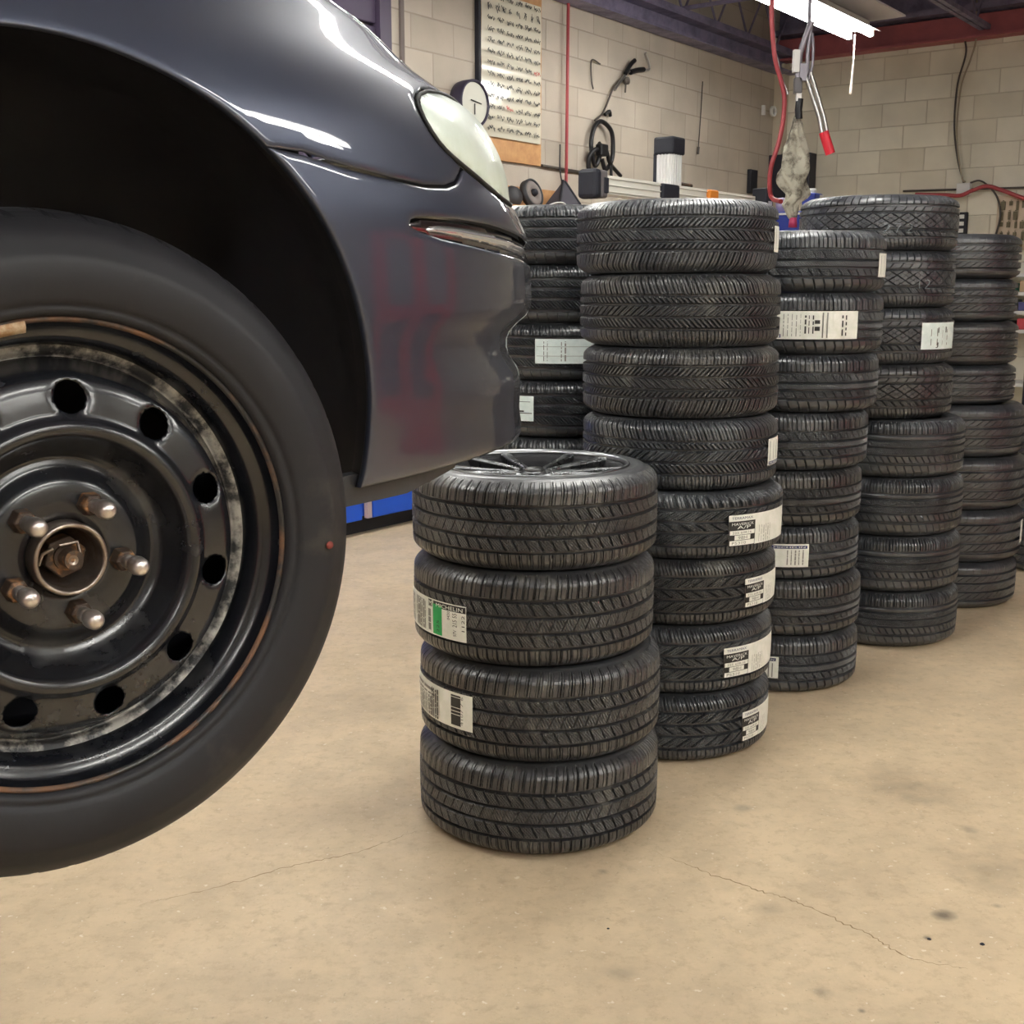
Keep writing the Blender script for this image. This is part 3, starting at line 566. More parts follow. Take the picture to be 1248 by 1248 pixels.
def tab():
    T=[]
    for i,z in enumerate(ZT):
        sf=SFB[i];s1=min(.13,sf-.95);L=sf-s1
        wq=np.clip((EX-.15)/.57,0,1);wq=wq*wq*(3-2*wq)
        S=s1+L*EX-(SFB[i]-SFT[i])*.78*wq;D=DC-(DC-DT[i])*EY
        a=np.concatenate([[0],np.cumsum(np.hypot(np.diff(S),np.diff(D)))])
        pp=a/a[-1]*1.4
        q=np.linspace(0,1.4,141)
        T.append((s1,np.interp(q,pp,S),np.interp(q,pp,D),DT[i]))
    return np.array([t[0] for t in T]),np.array([t[1] for t in T]),np.array([t[2] for t in T]),np.array([t[3] for t in T])
TS1,TS,TD,TD0=tab()
def surf(p,z):
    """p: metres-like coordinate round the nose (0 = where the side starts to curve, 1.4 = centre line), z height"""
    p=np.asarray(p,float);z=np.asarray(z,float)
    i=np.clip((z-ZT[0])/.002,0,len(ZT)-1.001);i0=i.astype(int);fi=i-i0
    q=np.clip(p/.01,0,139.999);q0=q.astype(int);fq=q-q0
    def bl(T): return (T[i0,q0]*(1-fq)+T[i0,q0+1]*fq)*(1-fi)+(T[i0+1,q0]*(1-fq)+T[i0+1,q0+1]*fq)*fi
    S=bl(TS)+np.minimum(p,0);D=bl(TD)
    return S,D
def surfw(p,z):
    S,D=surf(p,z)
    P=SIDE+S[...,None]*CF+D[...,None]*CN
    P[...,2]=z
    return P
# ---------------------------------------------------------------- the raised car
# car frame: S metres forward of the front wheel, D metres in from the body side
def cw(S, D, z): return SIDE + S*CF + D*CN + np.array([0, 0, z])
PAINT = mat('dark_grey_metallic_paint', (.044, .054, .084), .38, metal=.6, coat=1.0, coat_r=.035, noise=(9, (.050, .059, .088), .35, .7, .42), spec=.5)
PLB = mat('black_liner_plastic', (.008, .009, .016), .6, noise=(8, (.013, .014, .024), .4, .7, .8))
PLG = mat('dark_grey_plastic', (.030, .031, .036), .55)
LENSM = mat('hazed_headlight_lens', s2l(232, 244, 236), .30, coat=.5, noise=(10, s2l(214, 228, 212), .35, .7, .3), spec=.6)
LENSC = mat('clear_marker_lens', (.72, .72, .73), .14, metal=.7, coat=1)
CHRM = mat('dark_chrome', (.30, .30, .31), .15, metal=1)
BLKR = mat('black_rubber_seal', (.012, .012, .012), .6)
CAR = empty('car', tuple(cw(0, 0, WZ0 := 1.2) * np.array([1, 1, 0]) + np.array([0, 0, 1.2])), 0, 'dark grey car raised on a lift, its front corner filling the upper left', 'car')
ARC_C, ARC_R = (0.012, 1.284), .349
def p_of(s, z):
    """coordinate round the body for a point s metres forward, at height z, on the side"""
    q = np.arange(-1.8, .75, .004); S_, _ = surf(q, np.full(q.shape, z)); return float(np.interp(s, S_, q))
def panel(name, outer, holes, mats, off=0.0, thick=.004, step=.014, parent=None, mirror=False, cs=.008, bulge=0.0, solid=True, rim_roll=0):
    """body panel: a closed outline (p, z) on the body surface, filled with an even net of points"""
    def dens(poly):
        out = []
        for i in range(len(poly)):
            a = np.array(poly[i], float); b_ = np.array(poly[(i+1) % len(poly)], float); n = max(1, int(np.linalg.norm(b_-a)/cs))
            for k in range(n): out.append(a+(b_-a)*k/n)
        return out
    loops = [dens(outer)]+[dens(h) for h in holes]
    pts = []; edges = []
    for L_ in loops:
        o = len(pts); pts += L_; edges += [(o+i, o+(i+1) % len(L_)) for i in range(len(L_))]
    OA = np.array(loops[0]); nb = len(pts)
    mn, mx = OA.min(0), OA.max(0)
    def inside(P, L_):
        L_ = np.array(L_); x, y = P[:, 0:1], P[:, 1:2]; x1, y1 = L_[:, 0], L_[:, 1]; x2, y2 = np.roll(x1, -1), np.roll(y1, -1)
        c_ = ((y1 > y) != (y2 > y)) & (x < (x2-x1)*(y-y1)/(y2-y1+1e-15)+x1); return c_.sum(1) % 2 == 1
    gx, gz = np.meshgrid(np.arange(mn[0], mx[0], step), np.arange(mn[1], mx[1], step*.8), indexing='ij'); G = np.stack([gx.ravel(), gz.ravel()], 1)
    G[:, 0] += np.where((np.round((G[:, 1]-mn[1])/(step*.8)).astype(int) % 2) == 1, step/2, 0)
    if rim_roll:
        ex = []
        for li, L_ in enumerate(loops):
            A_n = np.array(L_); d_ = np.roll(A_n, -1, 0)-np.roll(A_n, 1, 0); d_ /= np.linalg.norm(d_, axis=1)[:, None]+1e-9; nrm_ = np.stack([-d_[:, 1], d_[:, 0]], 1)
            for q_ in (.0028, .0056, .0095):
                for sg_ in (-1, 1):
                    c_ = A_n+nrm_*q_*sg_; ok_ = inside(c_, loops[0])
                    for h in loops[1:]: ok_ &= ~inside(c_, h)
                    c_ = c_[ok_]
                    if len(c_): BA = np.array(pts); ok_ = np.array([((BA-x)**2).sum(1).min() > (q_*.93)**2 for x in c_]); ex.append(c_[ok_])
        G = G[np.array([((np.array(pts)-g)**2).sum(1).min() > .013**2 for g in G])]
        G = np.concatenate([G]+ex)
    ok = inside(G, loops[0])
    for h in loops[1:]: ok &= ~inside(G, h)
    B_all = np.array(pts); G = G[ok]; keep = np.array([np.min(((B_all-g)**2).sum(1)) > (.0024 if rim_roll else step*.45)**2 for g in G]) if len(G) else np.array([], bool)
    allp = pts+list(G[keep])
    vs, _, fs, *_r = geometry.delaunay_2d_cdt([Vector((float(a), float(b_))) for a, b_ in allp], edges, [], 0, 1e-6)
    P = np.array([[v.x, v.y] for v in vs]); cen = np.array([P[list(f)].mean(0) for f in fs]); ok = inside(cen, loops[0])
    for h in loops[1:]: ok &= ~inside(cen, h)
    fs = [tuple(f) for f, k in zip(fs, ok) if k]
    e = 1e-3; X0 = surfw(P[:, 0], P[:, 1]); X1 = surfw(P[:, 0]+e, P[:, 1]); X2 = surfw(P[:, 0], P[:, 1]+e)
    nr = np.cross(X1-X0, X2-X0); nr /= np.linalg.norm(nr, axis=1)[:, None]
    o_ = np.full(len(P), off)
    if bulge or rim_roll:
        BB = np.array(loops[0]+[q for h in loops[1:] for q in h]); dmin = np.array([np.sqrt(((BB-p)**2).sum(1).min()) for p in P])
        if bulge: o_ = o_ + bulge*(1-np.exp(-dmin/.018))
        if rim_roll: o_ = o_ - rim_roll*np.clip(1-dmin/.008, 0, 1)**2
    W_ = X0 + nr*o_[:, None]
    outs = []
    def mk(Wp, flip):
        me = bpy.data.meshes.new(name); L_ = to_local(Wp, parent or CAR); me.from_pydata([tuple(p) for p in L_], [], [f[::-1] for f in fs] if flip else fs)
        me.materials.append(mats); me.polygons.foreach_set('use_smooth', [True]*len(fs)); 
        f0 = me.polygons[0]; me.update()
        nn = np.array([p.normal[:] for p in me.polygons]).mean(0)
        ref = (-CN if not mirrored else CN)*.6+CF*.4+np.array([0, 0, .3])
        if np.dot(nn, ref) < 0: me.flip_normals()
        o = bpy.data.objects.new(name, me); COL.objects.link(o); o.parent = parent or CAR
        if solid: m_ = o.modifiers.new('s', 'SOLIDIFY'); m_.thickness = thick; m_.offset = -1
        outs.append(o)
    mirrored = False; mk(W_, False)
    if mirror:
        mirrored = True; dd = (W_-SIDE) @ CN; mk(W_ + (2*(DC-dd))[:, None]*CN, True)
    return outs
def arch_pts(a0, a1, n=44, r=ARC_R):
    out = []
    for i in range(n+1):
        a = math.radians(a0+(a1-a0)*i/n); s, z = ARC_C[0]+r*math.cos(a), ARC_C[1]+r*math.sin(a); out.append((p_of(s, z), z))
    return out
a_seam = math.degrees(math.asin((1.5565-ARC_C[1])/ARC_R)); a_bot = math.degrees(math.asin((1.208-ARC_C[1])/ARC_R))
seam = [(.180, 1.5545), (.228, 1.5465), (.292, 1.5405), (.356, 1.5375), (.404, 1.5405), (.436, 1.547), (.458, 1.556), (.474, 1.566)]
hl_left = [(.48, 1.570), (.458, 1.5775), (.444, 1.584), (.434, 1.592), (.428, 1.602), (.427, 1.615), (.432, 1.628), (.443, 1.639), (.46, 1.647), (.50, 1.656), (.54, 1.661), (.60, 1.666), (.66, 1.667)]
hl_low = [(.48, 1.570), (.54, 1.554), (.60, 1.541), (.66, 1.537), (.74, 1.545), (.80, 1.562), (.84, 1.588), (.85, 1.612), (.83, 1.636), (.79, 1.655), (.73, 1.665), (.66, 1.667)]
G1 = .0018
def shift(P, dx, dz): return [(a+dx, b_+dz) for a, b_ in P]
# fender (front wing)
ptop = [(-.75, 1.885), (-.3, 1.885), (.1, 1.87), (.4, 1.83), (.58, 1.77), (.66, 1.71), (.675, 1.672)]
fo = arch_pts(180+12, a_seam, 70) + shift(seam, 0, G1) + [(a-.003, b_+.001) for a, b_ in hl_left[1:9]] + [(.50, 1.6600), (.54, 1.6650), (.60, 1.6700), (.675, 1.672)] + ptop[::-1][1:] + [(-.75, 1.13), (p_of(-.355, 1.13), 1.13)]
panel('fender', fo, [], PAINT, mirror=True, rim_roll=.002)
# bumper cover with the hole of the side lamp
lamp = [(.284, 1.492), (.290, 1.498), (.302, 1.5015), (.324, 1.503), (.39, 1.504), (.476, 1.502), (.572, 1.496), (.66, 1.490), (.78, 1.486), (.83, 1.480), (.845, 1.471), (.83, 1.462), (.78, 1.456), (.66, 1.457), (.56, 1.464), (.476, 1.468), (.396, 1.474), (.34, 1.479), (.304, 1.4845), (.290, 1.488)]
bo = arch_pts(a_bot, a_seam, 50)[::1] + shift(seam, 0, -G1) + [(.482, 1.566)] + shift(hl_low[1:], 0, -.003)[:3] + [(a+.003, b_-.002) for a, b_ in hl_low[4:8]] + [(.855, 1.635), (.84, 1.660), (.90, 1.663), (1.4, 1.663), (1.4, 1.215), (.9, 1.212), (.5, 1.212)]
panel('bumper', bo, [lamp], PAINT, mirror=True, rim_roll=.0015)
# hood
ho = [(a, b_+.004) for a, b_ in ptop] + [(.70, 1.668), (.84, 1.668), (1.0, 1.668), (1.4, 1.668), (1.4, 1.955), (-.75, 1.955)]
panel('hood', ho, [], PAINT, mirror=True, step=.02)
# closing strip along the middle is covered by both halves meeting on the centre line
hd = [(a, b_) for a, b_ in hl_left] + hl_low[::-1][1:-1]
H1 = panel('headlight', hd, [], LENSM, off=-.001, bulge=.010, mirror=True, step=.010, thick=.006)
# seal round the lens
for mir in (False, True):
    P_ = np.array(hd+[hd[0]]); P_ = np.array([(P_[i]*(1-k/4)+P_[i+1]*k/4) for i in range(len(P_)-1) for k in range(4)]+[P_[-1]]); W_ = surfw(P_[:, 0], P_[:, 1]) - CN*(-.0005)
    if mir: dd = (W_-SIDE) @ CN; W_ = W_ + (2*(DC-dd))[:, None]*CN
    b = MB(); b.tube(list(W_), .0028, 6); b.build('headlight_seal', BLKR, CAR)
# side marker lamp
lens = [(.322, 1.489), (.332, 1.4935), (.352, 1.4955), (.42, 1.4955), (.524, 1.4905), (.64, 1.4835), (.78, 1.477), (.81, 1.470), (.78, 1.4655), (.64, 1.4675), (.524, 1.4735), (.42, 1.4805), (.352, 1.4860), (.332, 1.4870)]
panel('marker_lamp_housing', shift(lamp, 0, 0), [], CHRM, off=-.009, mirror=True, step=.009, thick=.002)
panel('marker_lamp', lens, [], LENSC, off=-.0085, bulge=.009, mirror=True, step=.006, cs=.006, thick=.002)
# arch flange and liner
for mir in (False, True):
    def mm(P): 
        P = np.array(P); 
        if mir: P = P + (2*(DC-((P-SIDE) @ CN)))[:, None]*CN
        return P
    b = MB(); rows = []
    AP = arch_pts(192, a_bot, 90); Sx, Dx = surf(np.array([a for a, _ in AP]), np.array([z for _, z in AP]))
    for (ro, do) in ((0, 0.001), (-.0015, .003), (-.001, .008), (.001, .010)):
        row = []
        for i in range(len(AP)):
            cx, cz = Sx[i]-ARC_C[0], AP[i][1]-ARC_C[1]; l = math.hypot(cx, cz); row.append(cw(ARC_C[0]+cx*(l+ro)/l, Dx[i]+do, ARC_C[1]+cz*(l+ro)/l))
        rows.append(row)
    n = len(AP); b.add(mm([p for r_ in rows for p in r_]), [(i*n+j, i*n+j+1, (i+1)*n+j+1, (i+1)*n+j) for i in range(3) for j in range(n-1)], 0, True); b.build('arch_flange', PAINT, CAR)
    b = MB(); rows = []
    for (r_, d_, fol) in ((.3505, .009, 1), (.360, .035, 1), (.385, .075, .5), (.40, .14, 0), (.40, .30, 0), (.36, .36, 0), (.02, .37, 0)):
        row = []
        for i in range(n):
            cx, cz = Sx[i]-ARC_C[0], AP[i][1]-ARC_C[1]; l = math.hypot(cx, cz); row.append(cw(ARC_C[0]+cx*r_/l, Dx[i]*fol+d_, ARC_C[1]+cz*r_/l))
        rows.append(row)
    b.add(mm([p for r_ in rows for p in r_]), [(i*n+j, i*n+j+1, (i+1)*n+j+1, (i+1)*n+j) for i in range(6) for j in range(n-1)], 0, True)
    b.build('wheel_arch_liner', PLB, CAR)
    # dark flap under the bumper behind the arch edge
    b = MB(); q = np.linspace(p_of(.285, 1.2), .42, 16); Sx, Dx = surf(q, np.full(16, 1.215)); Vv = []
    for i in range(16):
        zb = 1.186+.016*max(0, (i-9)/6)
        Vv += [cw(Sx[i], Dx[i]+.012, 1.222), cw(Sx[i], Dx[i]+.02, zb), cw(Sx[i], Dx[i]+.028, zb), cw(Sx[i], Dx[i]+.03, 1.222)]
    Vv = mm(Vv); b.add(Vv, [(4*i+k, 4*i+(k+1) % 4, 4*i+4+(k+1) % 4, 4*i+4+k) for i in range(15) for k in range(4)]+[(0, 1, 2, 3), (60, 61, 62, 63)], 0, False); b.build('air_deflector', PLG, CAR)
# floor pan, inner dark structure, grille opening
b = MB(); b.box(cw(-.45, DC, 1.30), (1.45*1, 1.0, .18), [CF, CN, Z]); b.box(cw(.42, DC, 1.245), (.66, 1.05, .02), [CF, CN, Z]); b.box(cw(.50, DC, 1.45), (.06, 1.05, .40), [CF, CN, Z]); b.build('underbody', PLB, CAR)
b = MB(); b.box(cw(.1, DC, 1.72), (.7, .9, .1), [CF, CN, Z]); b.build('engine_cover', PLB, CAR)
b = MB()
for k in range(5): b.box(cw(1.09, DC, 1.53+k*.022), (.012, .60, .008), [CF, CN, Z])
b.build('grille', CHRM, CAR)
for sgn in (0, 1):
    D0_ = .012 if not sgn else 2*DC-.012
    b = MB(); b.box(cw(-1.20, D0_+(.01 if not sgn else -.01), 1.50), (.84, .03, .74), [CF, CN, Z]); dr = b.build('front_door', PAINT, CAR, bevel=.012)
b = MB(); b.box(cw(-1.2, .0, 1.56), (.03, .012, .03), [CF, CN, Z]); b.box(cw(-1.42, -.018, 1.72), (.16, .018, .025), [CF, CN, Z]); b.build('door_handle', PAINT, CAR, bevel=.004)
b = MB(); b.box(cw(-1.2, DC, 1.14), (.9, 1.5, .06), [CF, CN, Z]); b.build('rocker', PLB, CAR)
# ---- the wheel and its tyre
A_W = math.radians(50.5); WFW = np.array([math.sin(A_W), math.cos(A_W), 0.])   # the front wheel is steered a little
NRM = np.array([math.cos(A_W), -math.sin(A_W), 0.])
HX = [WFW, np.cross(NRM, WFW), NRM]   # rows: x, y, axis
if HX[1][2] < 0: HX[1] = -HX[1]
STEELB = mat('black_painted_steel_wheel', (.006, .007, .010), .27, coat=.35, coat_r=.14, noise=(11, (.045, .046, .046), .58, .78, .55), bump=(35, .12, .002), spec=.6)
RUSTR = mat('scuffed_rusty_rim_edge', (.03, .03, .03), .35, noise=(16, (.17, .085, .045), .45, .62, .7), metal=.3, bump=(120, .3, .002))
WORN = mat('worn_bare_steel', (.05, .052, .055), .3, metal=.5, noise=(38, (.42, .41, .38), .46, .62, .5), bump=(110, .5, .003))
RUST = mat('rusty_steel', (.045, .028, .018), .6, metal=.3, noise=(70, (.34, .17, .07), .52, .68, .8))
NUT = mat('capped_nut_metal', (.62, .58, .55), .28, metal=.9, noise=(150, (.4, .33, .27), .5, .8, .5))
HUBM = mat('dull_hub_steel', (.34, .29, .25), .30, metal=.9, noise=(45, (.16, .11, .08), .45, .75, .5))
WHL = empty('wheel', tuple(CW), 0, None, None); WHL.parent = CAR; WHL.location = tuple(to_local([CW], CAR)[0])
def LP(r, a, w): a = math.radians(a); return CW + HX[0]*r*math.cos(a) + HX[1]*r*math.sin(a) + NRM*w
R0 = .3165
# tyre of the car
b = MB(); prof = [(.2075, -.002), (.210, .005), (.2150, .008), (.2175, .006), (.2190, .0085), (.224, .011), (.238, .0135), (.252, .0135), (0.2590, .011), (0.2605, .0095), (0.2710, .005), (0.2820, -.006), (0.2885, -.016)]
b.lathe(prof, CW, HX, n=160); sw = b.build('tyre', RUB_W, WHL)
n = 720; prof2 = [(0.2885, -.016), (0.2913, -.021), (0.2950, -.030), (0.2980, -.042), (0.2995, -.055), (0.2930, -.0575), (0.2930, -.064), (0.3003, -.066), (0.3005, -.105), (0.3003, -.144), (0.2930, -.146), (0.2930, -.153), (0.2995, -.155), (0.2950, -.178), (0.2875, -.196), (0.2705, -.212), (.24, -.22), (.207, -.205)]
th = np.arange(n)/n*2*PI; Vv = np.zeros((n, len(prof2), 3))
for j, (r_, w_) in enumerate(prof2):
    rr = np.full(n, r_)
    if j in (1, 2, 3, 4) or j in (12, 13):
        fr = np.mod(th/(2*PI)*54+(.25 if j > 4 else 0)-.12*j, 1); rr = rr-np.where(fr < .13, [0, .0015, .004, .0045, .0045, 0, 0, 0, 0, 0, 0, 0, .004, .004][j], 0)
    Vv[:, j] = CW + np.outer(np.cos(th)*rr, HX[0]) + np.outer(np.sin(th)*rr, HX[1]) + NRM*w_
me = grid_mesh('tread', to_local(Vv.reshape(-1, 3), sw), n, len(prof2), [RUB_W], False); obj('tread', me, sw)
b = MB(); dot = CW + HX[0]*.2495*math.cos(math.radians(-4.3)) + HX[1]*.2495*math.sin(math.radians(-4.3)) + NRM*.0172
b.lathe([(0, .0005), (.0035, .0004), (.0040, -.001)], dot, HX, n=14); b.build('paint_dot', mat('faded_red_paint', s2l(120, 50, 42), .7), sw)
# steel rim: outer flange, well, disc with ten holes
b = MB(); b.lathe([(.2085, -.006), (.2088, -.001), (.2075, .0014), (.2050, .0010), (.2035, -.002)], CW, HX, n=160); b.build('rim_edge', RUSTR, WHL)
b = MB(); b.lathe([(.2035, -.002), (.2015, -.010), (.1995, -.015), (.193, -.017), (.1890, -.020), (.1855, -.030), (.1835, -.040)], CW, HX, n=160); b.build('rim_flange', STEELB, WHL)
b = MB(); b.lathe([(.1835, -.040), (.1805, -.041), (.176, -.044), (.1735, -.048), (.1715, -.046)], CW, HX, n=160); b.build('rim_step', WORN, WHL)
b = MB(); b.lathe([(.2080, -.006), (.201, -.03), (.186, -.055), (.176, -.06), (.176, -.12), (.195, -.16), (.205, -.19)], CW, HX, n=96); b.build('rim_barrel', PLB, WHL)
# disc as a net in polar coordinates with round holes
dp_r = [.030, .034, .036, .050, .060, .066, .070, .076, .086, .095, .103, .108, .112, .1155, .119, .124, .135, .148, .156, .162, .167, .1715]
dp_w = [-.024, -.022, -.016, -.0155, -.016, -.0175, -.022, -.029, -.032, -.026, -.012, .000, .005, .0055, .001, -.004, -.006, -.009, -.014, -.028, -.040, -.046]
rr_ = np.linspace(.030, .1715, 500); ww_ = np.interp(rr_, dp_r, dp_w); ww_ = smo(ww_, 15)
disc_w = lambda r: np.interp(r, rr_, ww_)
HOLES = [(.1395, 20.0+360/11*k, .0150) for k in range(11)]
pts = []; edges = []
def loop(P): o_ = len(pts); pts.extend(P); edges.extend([(o_+i, o_+(i+1) % len(P)) for i in range(len(P))])
loop([(.030*math.cos(t), .030*math.sin(t)) for t in np.linspace(0, 2*PI, 64, endpoint=False)]); loop([(.1715*math.cos(t), .1715*math.sin(t)) for t in np.linspace(0, 2*PI, 200, endpoint=False)])
hcs = []
for (hr, ha, hrad) in HOLES:
    hx, hy = hr*math.cos(math.radians(ha)), hr*math.sin(math.radians(ha)); hcs.append((hx, hy, hrad))
    loop([(hx+hrad*math.cos(t), hy+hrad*math.sin(t)) for t in np.linspace(0, 2*PI, 30, endpoint=False)])
extra = []
for r_ in np.arange(.0325, .170, .0028):
    m_ = int(2*PI*r_/.004)
    for i in range(m_):
        t = 2*PI*(i+.5*(int(r_*1e4) % 2))/m_; x, y = r_*math.cos(t), r_*math.sin(t)
        if all(math.hypot(x-hx, y-hy) > hh+.002 for hx, hy, hh in hcs): extra.append((x, y))
for hx, hy, hh in hcs:
    for rr2 in (hh+.0012, ): extra += [(hx+rr2*math.cos(t), hy+rr2*math.sin(t)) for t in np.linspace(.1, 2*PI+.1, 30, endpoint=False)]
vs, _, fs, *_r = geometry.delaunay_2d_cdt([Vector(p) for p in pts+extra], edges, [], 0, 1e-7)
P = np.array([[v.x, v.y] for v in vs]); keepf = []
for f in fs:
    cx_, cy_ = P[list(f)].mean(0); rc = math.hypot(cx_, cy_)
    if rc < .0298 or rc > .172 or any(math.hypot(cx_-hx, cy_-hy) < hh*.985 for hx, hy, hh in hcs): continue
    keepf.append(tuple(f))
rad = np.hypot(P[:, 0], P[:, 1]); wv = disc_w(rad)
for hx, hy, hh in hcs:
    dd = np.hypot(P[:, 0]-hx, P[:, 1]-hy); wv = wv-.0018*np.clip(1-(dd-hh)/.0025, 0, 1)
b = MB(); b.add([CW+HX[0]*p[0]+HX[1]*p[1]+NRM*w for p, w in zip(P, wv)], keepf, 0, True); dsc = b.build('disc', STEELB, WHL)
m_ = dsc.modifiers.new('s', 'SOLIDIFY'); m_.thickness = .004; m_.offset = 0
# worn halo where the paint is rubbed on the hole band
for k in range(5):
    a = 62+72*k; r_ = .0505; base = LP(r_, a, -.016); nt = empty('lug_nut', (0, 0, 0)); nt.parent = WHL
    b = MB(); Vv = []
    for (rr2, w_) in ((.0115, 0), (.0115, .003), (.0105, .014), (.0098, .016), (.0055, .018)):
        Vv += [base + HX[0]*rr2*math.cos(t) + HX[1]*rr2*math.sin(t) + NRM*w_ for t in np.linspace(0, 2*PI, 6, endpoint=False)]
    b.add(Vv, [(i*6+j, i*6+(j+1) % 6, (i+1)*6+(j+1) % 6, (i+1)*6+j) for i in range(4) for j in range(6)]+[tuple(range(24, 30))], 0, False)
    nb = b.build('lug_nut', RUST, WHL, bevel=.0008); bpy.data.objects.remove(nt)
    b = MB(); b.lathe([(.0062, .015), (.0068, .022), (.0066, .030), (.0058, .031), (.0058, .033), (.0082, .035), (.0086, .040), (.0080, .047), (.0060, .0505), (.0030, .052), (0, .0525)], base, HX, n=24); b.build('nut_cap', NUT, nb)
b = MB(); b.lathe([(.0325, -.03), (.0325, .000), (.0315, .0025), (.0295, .003), (.028, .001), (.0268, -.004), (.0255, -.03), (.0, -.032)], CW, HX, n=64); b.build('hub', HUBM, WHL)
b = MB(); p = CW+NRM*-.03; b.tube([p, p+NRM*.022], .0115, 20); b.tube([p+NRM*.02, p+NRM*.036+CF*.001], [.0085, .0085], 18); b.build('axle_end', RUST, WHL, bevel=.001)
b = MB(); q = CW+NRM*.0065; b.lathe([(.0045, 0), (.002, -.0005), (0, -.004)], q, HX, n=14); b.build('axle_centre', HUBM, WHL)
b = MB(); Vv = []
for w_ in (-.030, -.012): Vv += [CW + HX[0]*.019*math.cos(t) + HX[1]*.019*math.sin(t) + NRM*w_ for t in np.linspace(.3, 2*PI+.3, 6, endpoint=False)]
b.add(Vv, [(j, (j+1) % 6, 6+(j+1) % 6, 6+j) for j in range(6)]+[tuple(range(6, 12))]); b.build('axle_nut', RUST, WHL, bevel=.0015)
b = MB(); b.tube([LP(.014, 120, -.006), LP(.016, 60, -.004), LP(.010, 10, -.004)], .0018, 6); b.tube([LP(.016, 140, -.006), LP(.022, 165, -.008), LP(.024, 190, -.012)], .0016, 6); b.build('cotter_pin', HUBM, WHL)
b = MB(); b.lathe([(.03, -.05), (.118, -.055), (.12, -.06), (.12, -.09), (.0, -.09)], CW, HX, n=64); b.build('brake_drum', PLB, WHL)
b = MB(); b.lathe([(0, -.13), (.172, -.125), (.178, -.12), (.178, -.135), (0, -.14)], CW, HX, n=64); b.build('dark_backing', PLB, WHL)  # black disc added behind the holes in place of the shade there
# balance weight clipped to the rim edge
b = MB(); rws = []
for a in np.linspace(97, 104.5, 8): rws += [LP(.2062, a, -.001), LP(.2060, a, .0035), LP(.2015, a, .0042), LP(.1965, a, .0005), LP(.196, a, -.003), LP(.2035, a, -.002)]
b.add(rws, [(i*6+j, i*6+(j+1) % 6, (i+1)*6+(j+1) % 6, (i+1)*6+j) for i in range(7) for j in range(6)]+[tuple(range(6)), tuple(range(42, 48))], 0, True)
b.build('balance_weight', mat('corroded_balance_weight', s2l(150, 118, 84), .6, metal=.3, noise=(120, s2l(190, 175, 150), .4, .7, .7)), WHL)
# lift arm that carries the car, red like the rest of the lift
LIFT = mat('red_lift_paint', s2l(150, 30, 38), .4, noise=(5, s2l(120, 26, 32), .4, .7, .5))
LF = empty('car_lift', tuple(cw(-2.3, -.62, 0)), 0, 'red two post lift holding the raised car, outside the photographed view', 'lift')
for D0_, nm in ((-.62, 'post'), (2*DC+.62, 'post')):
    b = MB(); b.box(cw(-2.3, D0_, 1.5), (.34, .26, 3.0), [CF, CN, Z]); b.box(cw(-2.3, D0_, .01), (.5, .45, .02), [CF, CN, Z]); b.build(nm, LIFT, LF, bevel=.01)
    sg = 1 if D0_ < 0 else -1
    for s1_ in (-.62, -2.6):
        b = MB(); p0 = cw(-2.3, D0_+sg*.13, 1.03); p1 = cw(s1_, DC-sg*(DC-.28), 1.03); d = p1-p0; L_ = np.linalg.norm(d); d /= L_; b.box((p0+p1)/2, (L_, .11, .09), [d, np.cross(Z, d), Z]); b.tube([p1, p1+Z*.075], .05, 16); b.build('arm', LIFT, LF, bevel=.005)
# ---------------------------------------------------------------- things round the shop
crack([(.368, 2.856), (.482, 2.746), (.596, 2.655), (.695, 2.577), (.798, 2.454), (.864, 2.357), (.971, 2.313)], .0018, 3)
crack([(-.877, 2.585), (-.723, 2.667), (-.545, 2.78), (-.39, 2.861), (-.251, 2.98)], .0014, 5)
# blue workbench along the left wall, seen under the bumper
BLUE = mat('blue_enamel', s2l(22, 88, 215), .35)
c0 = np.array([-1.014, 6.725, 0.])
cab = empty('blue_cabinet', tuple(c0 - V*.2), 0, 'low blue metal cabinet against the left wall, seen under the bumper', 'cabinet')
b = MB(); b.box(c0 - V*.22 - U*.1 + Z*.50, (2.1, .40, .78), RA_L); b.build('body', BLUE, cab, bevel=.004)
b = MB(); b.box(c0 - V*.25 - U*.1 + Z*.055, (2.0, .34, .11), RA_L); b.build('plinth', PLB, cab)
for k in range(3):
    for j in range(3):
        b = MB(); b.box(c0 - V*.012 + U*(-.86+.71*k+.06) + Z*(.155+.10+j*.245-.045), (.62 if k else .60, .02, .235), RA_L); d = b.build('drawer', BLUE, cab, bevel=.004)
        b = MB(); b.box(c0 + V*.004 + U*(-.86+.71*k+.06) + Z*(.155+.10+j*.245+.055), (.55, .012, .012), RA_L); b.build('drawer_pull', WHT, d)
for k in range(4):
    b = MB(); b.box(c0 + V*.002 + U*(-1.155+.71*k+.0) + Z*.50, (.035, .03, .80), RA_L); b.build('corner_trim', mat('pinkish_grey_trim', s2l(190, 170, 175), .5), cab)
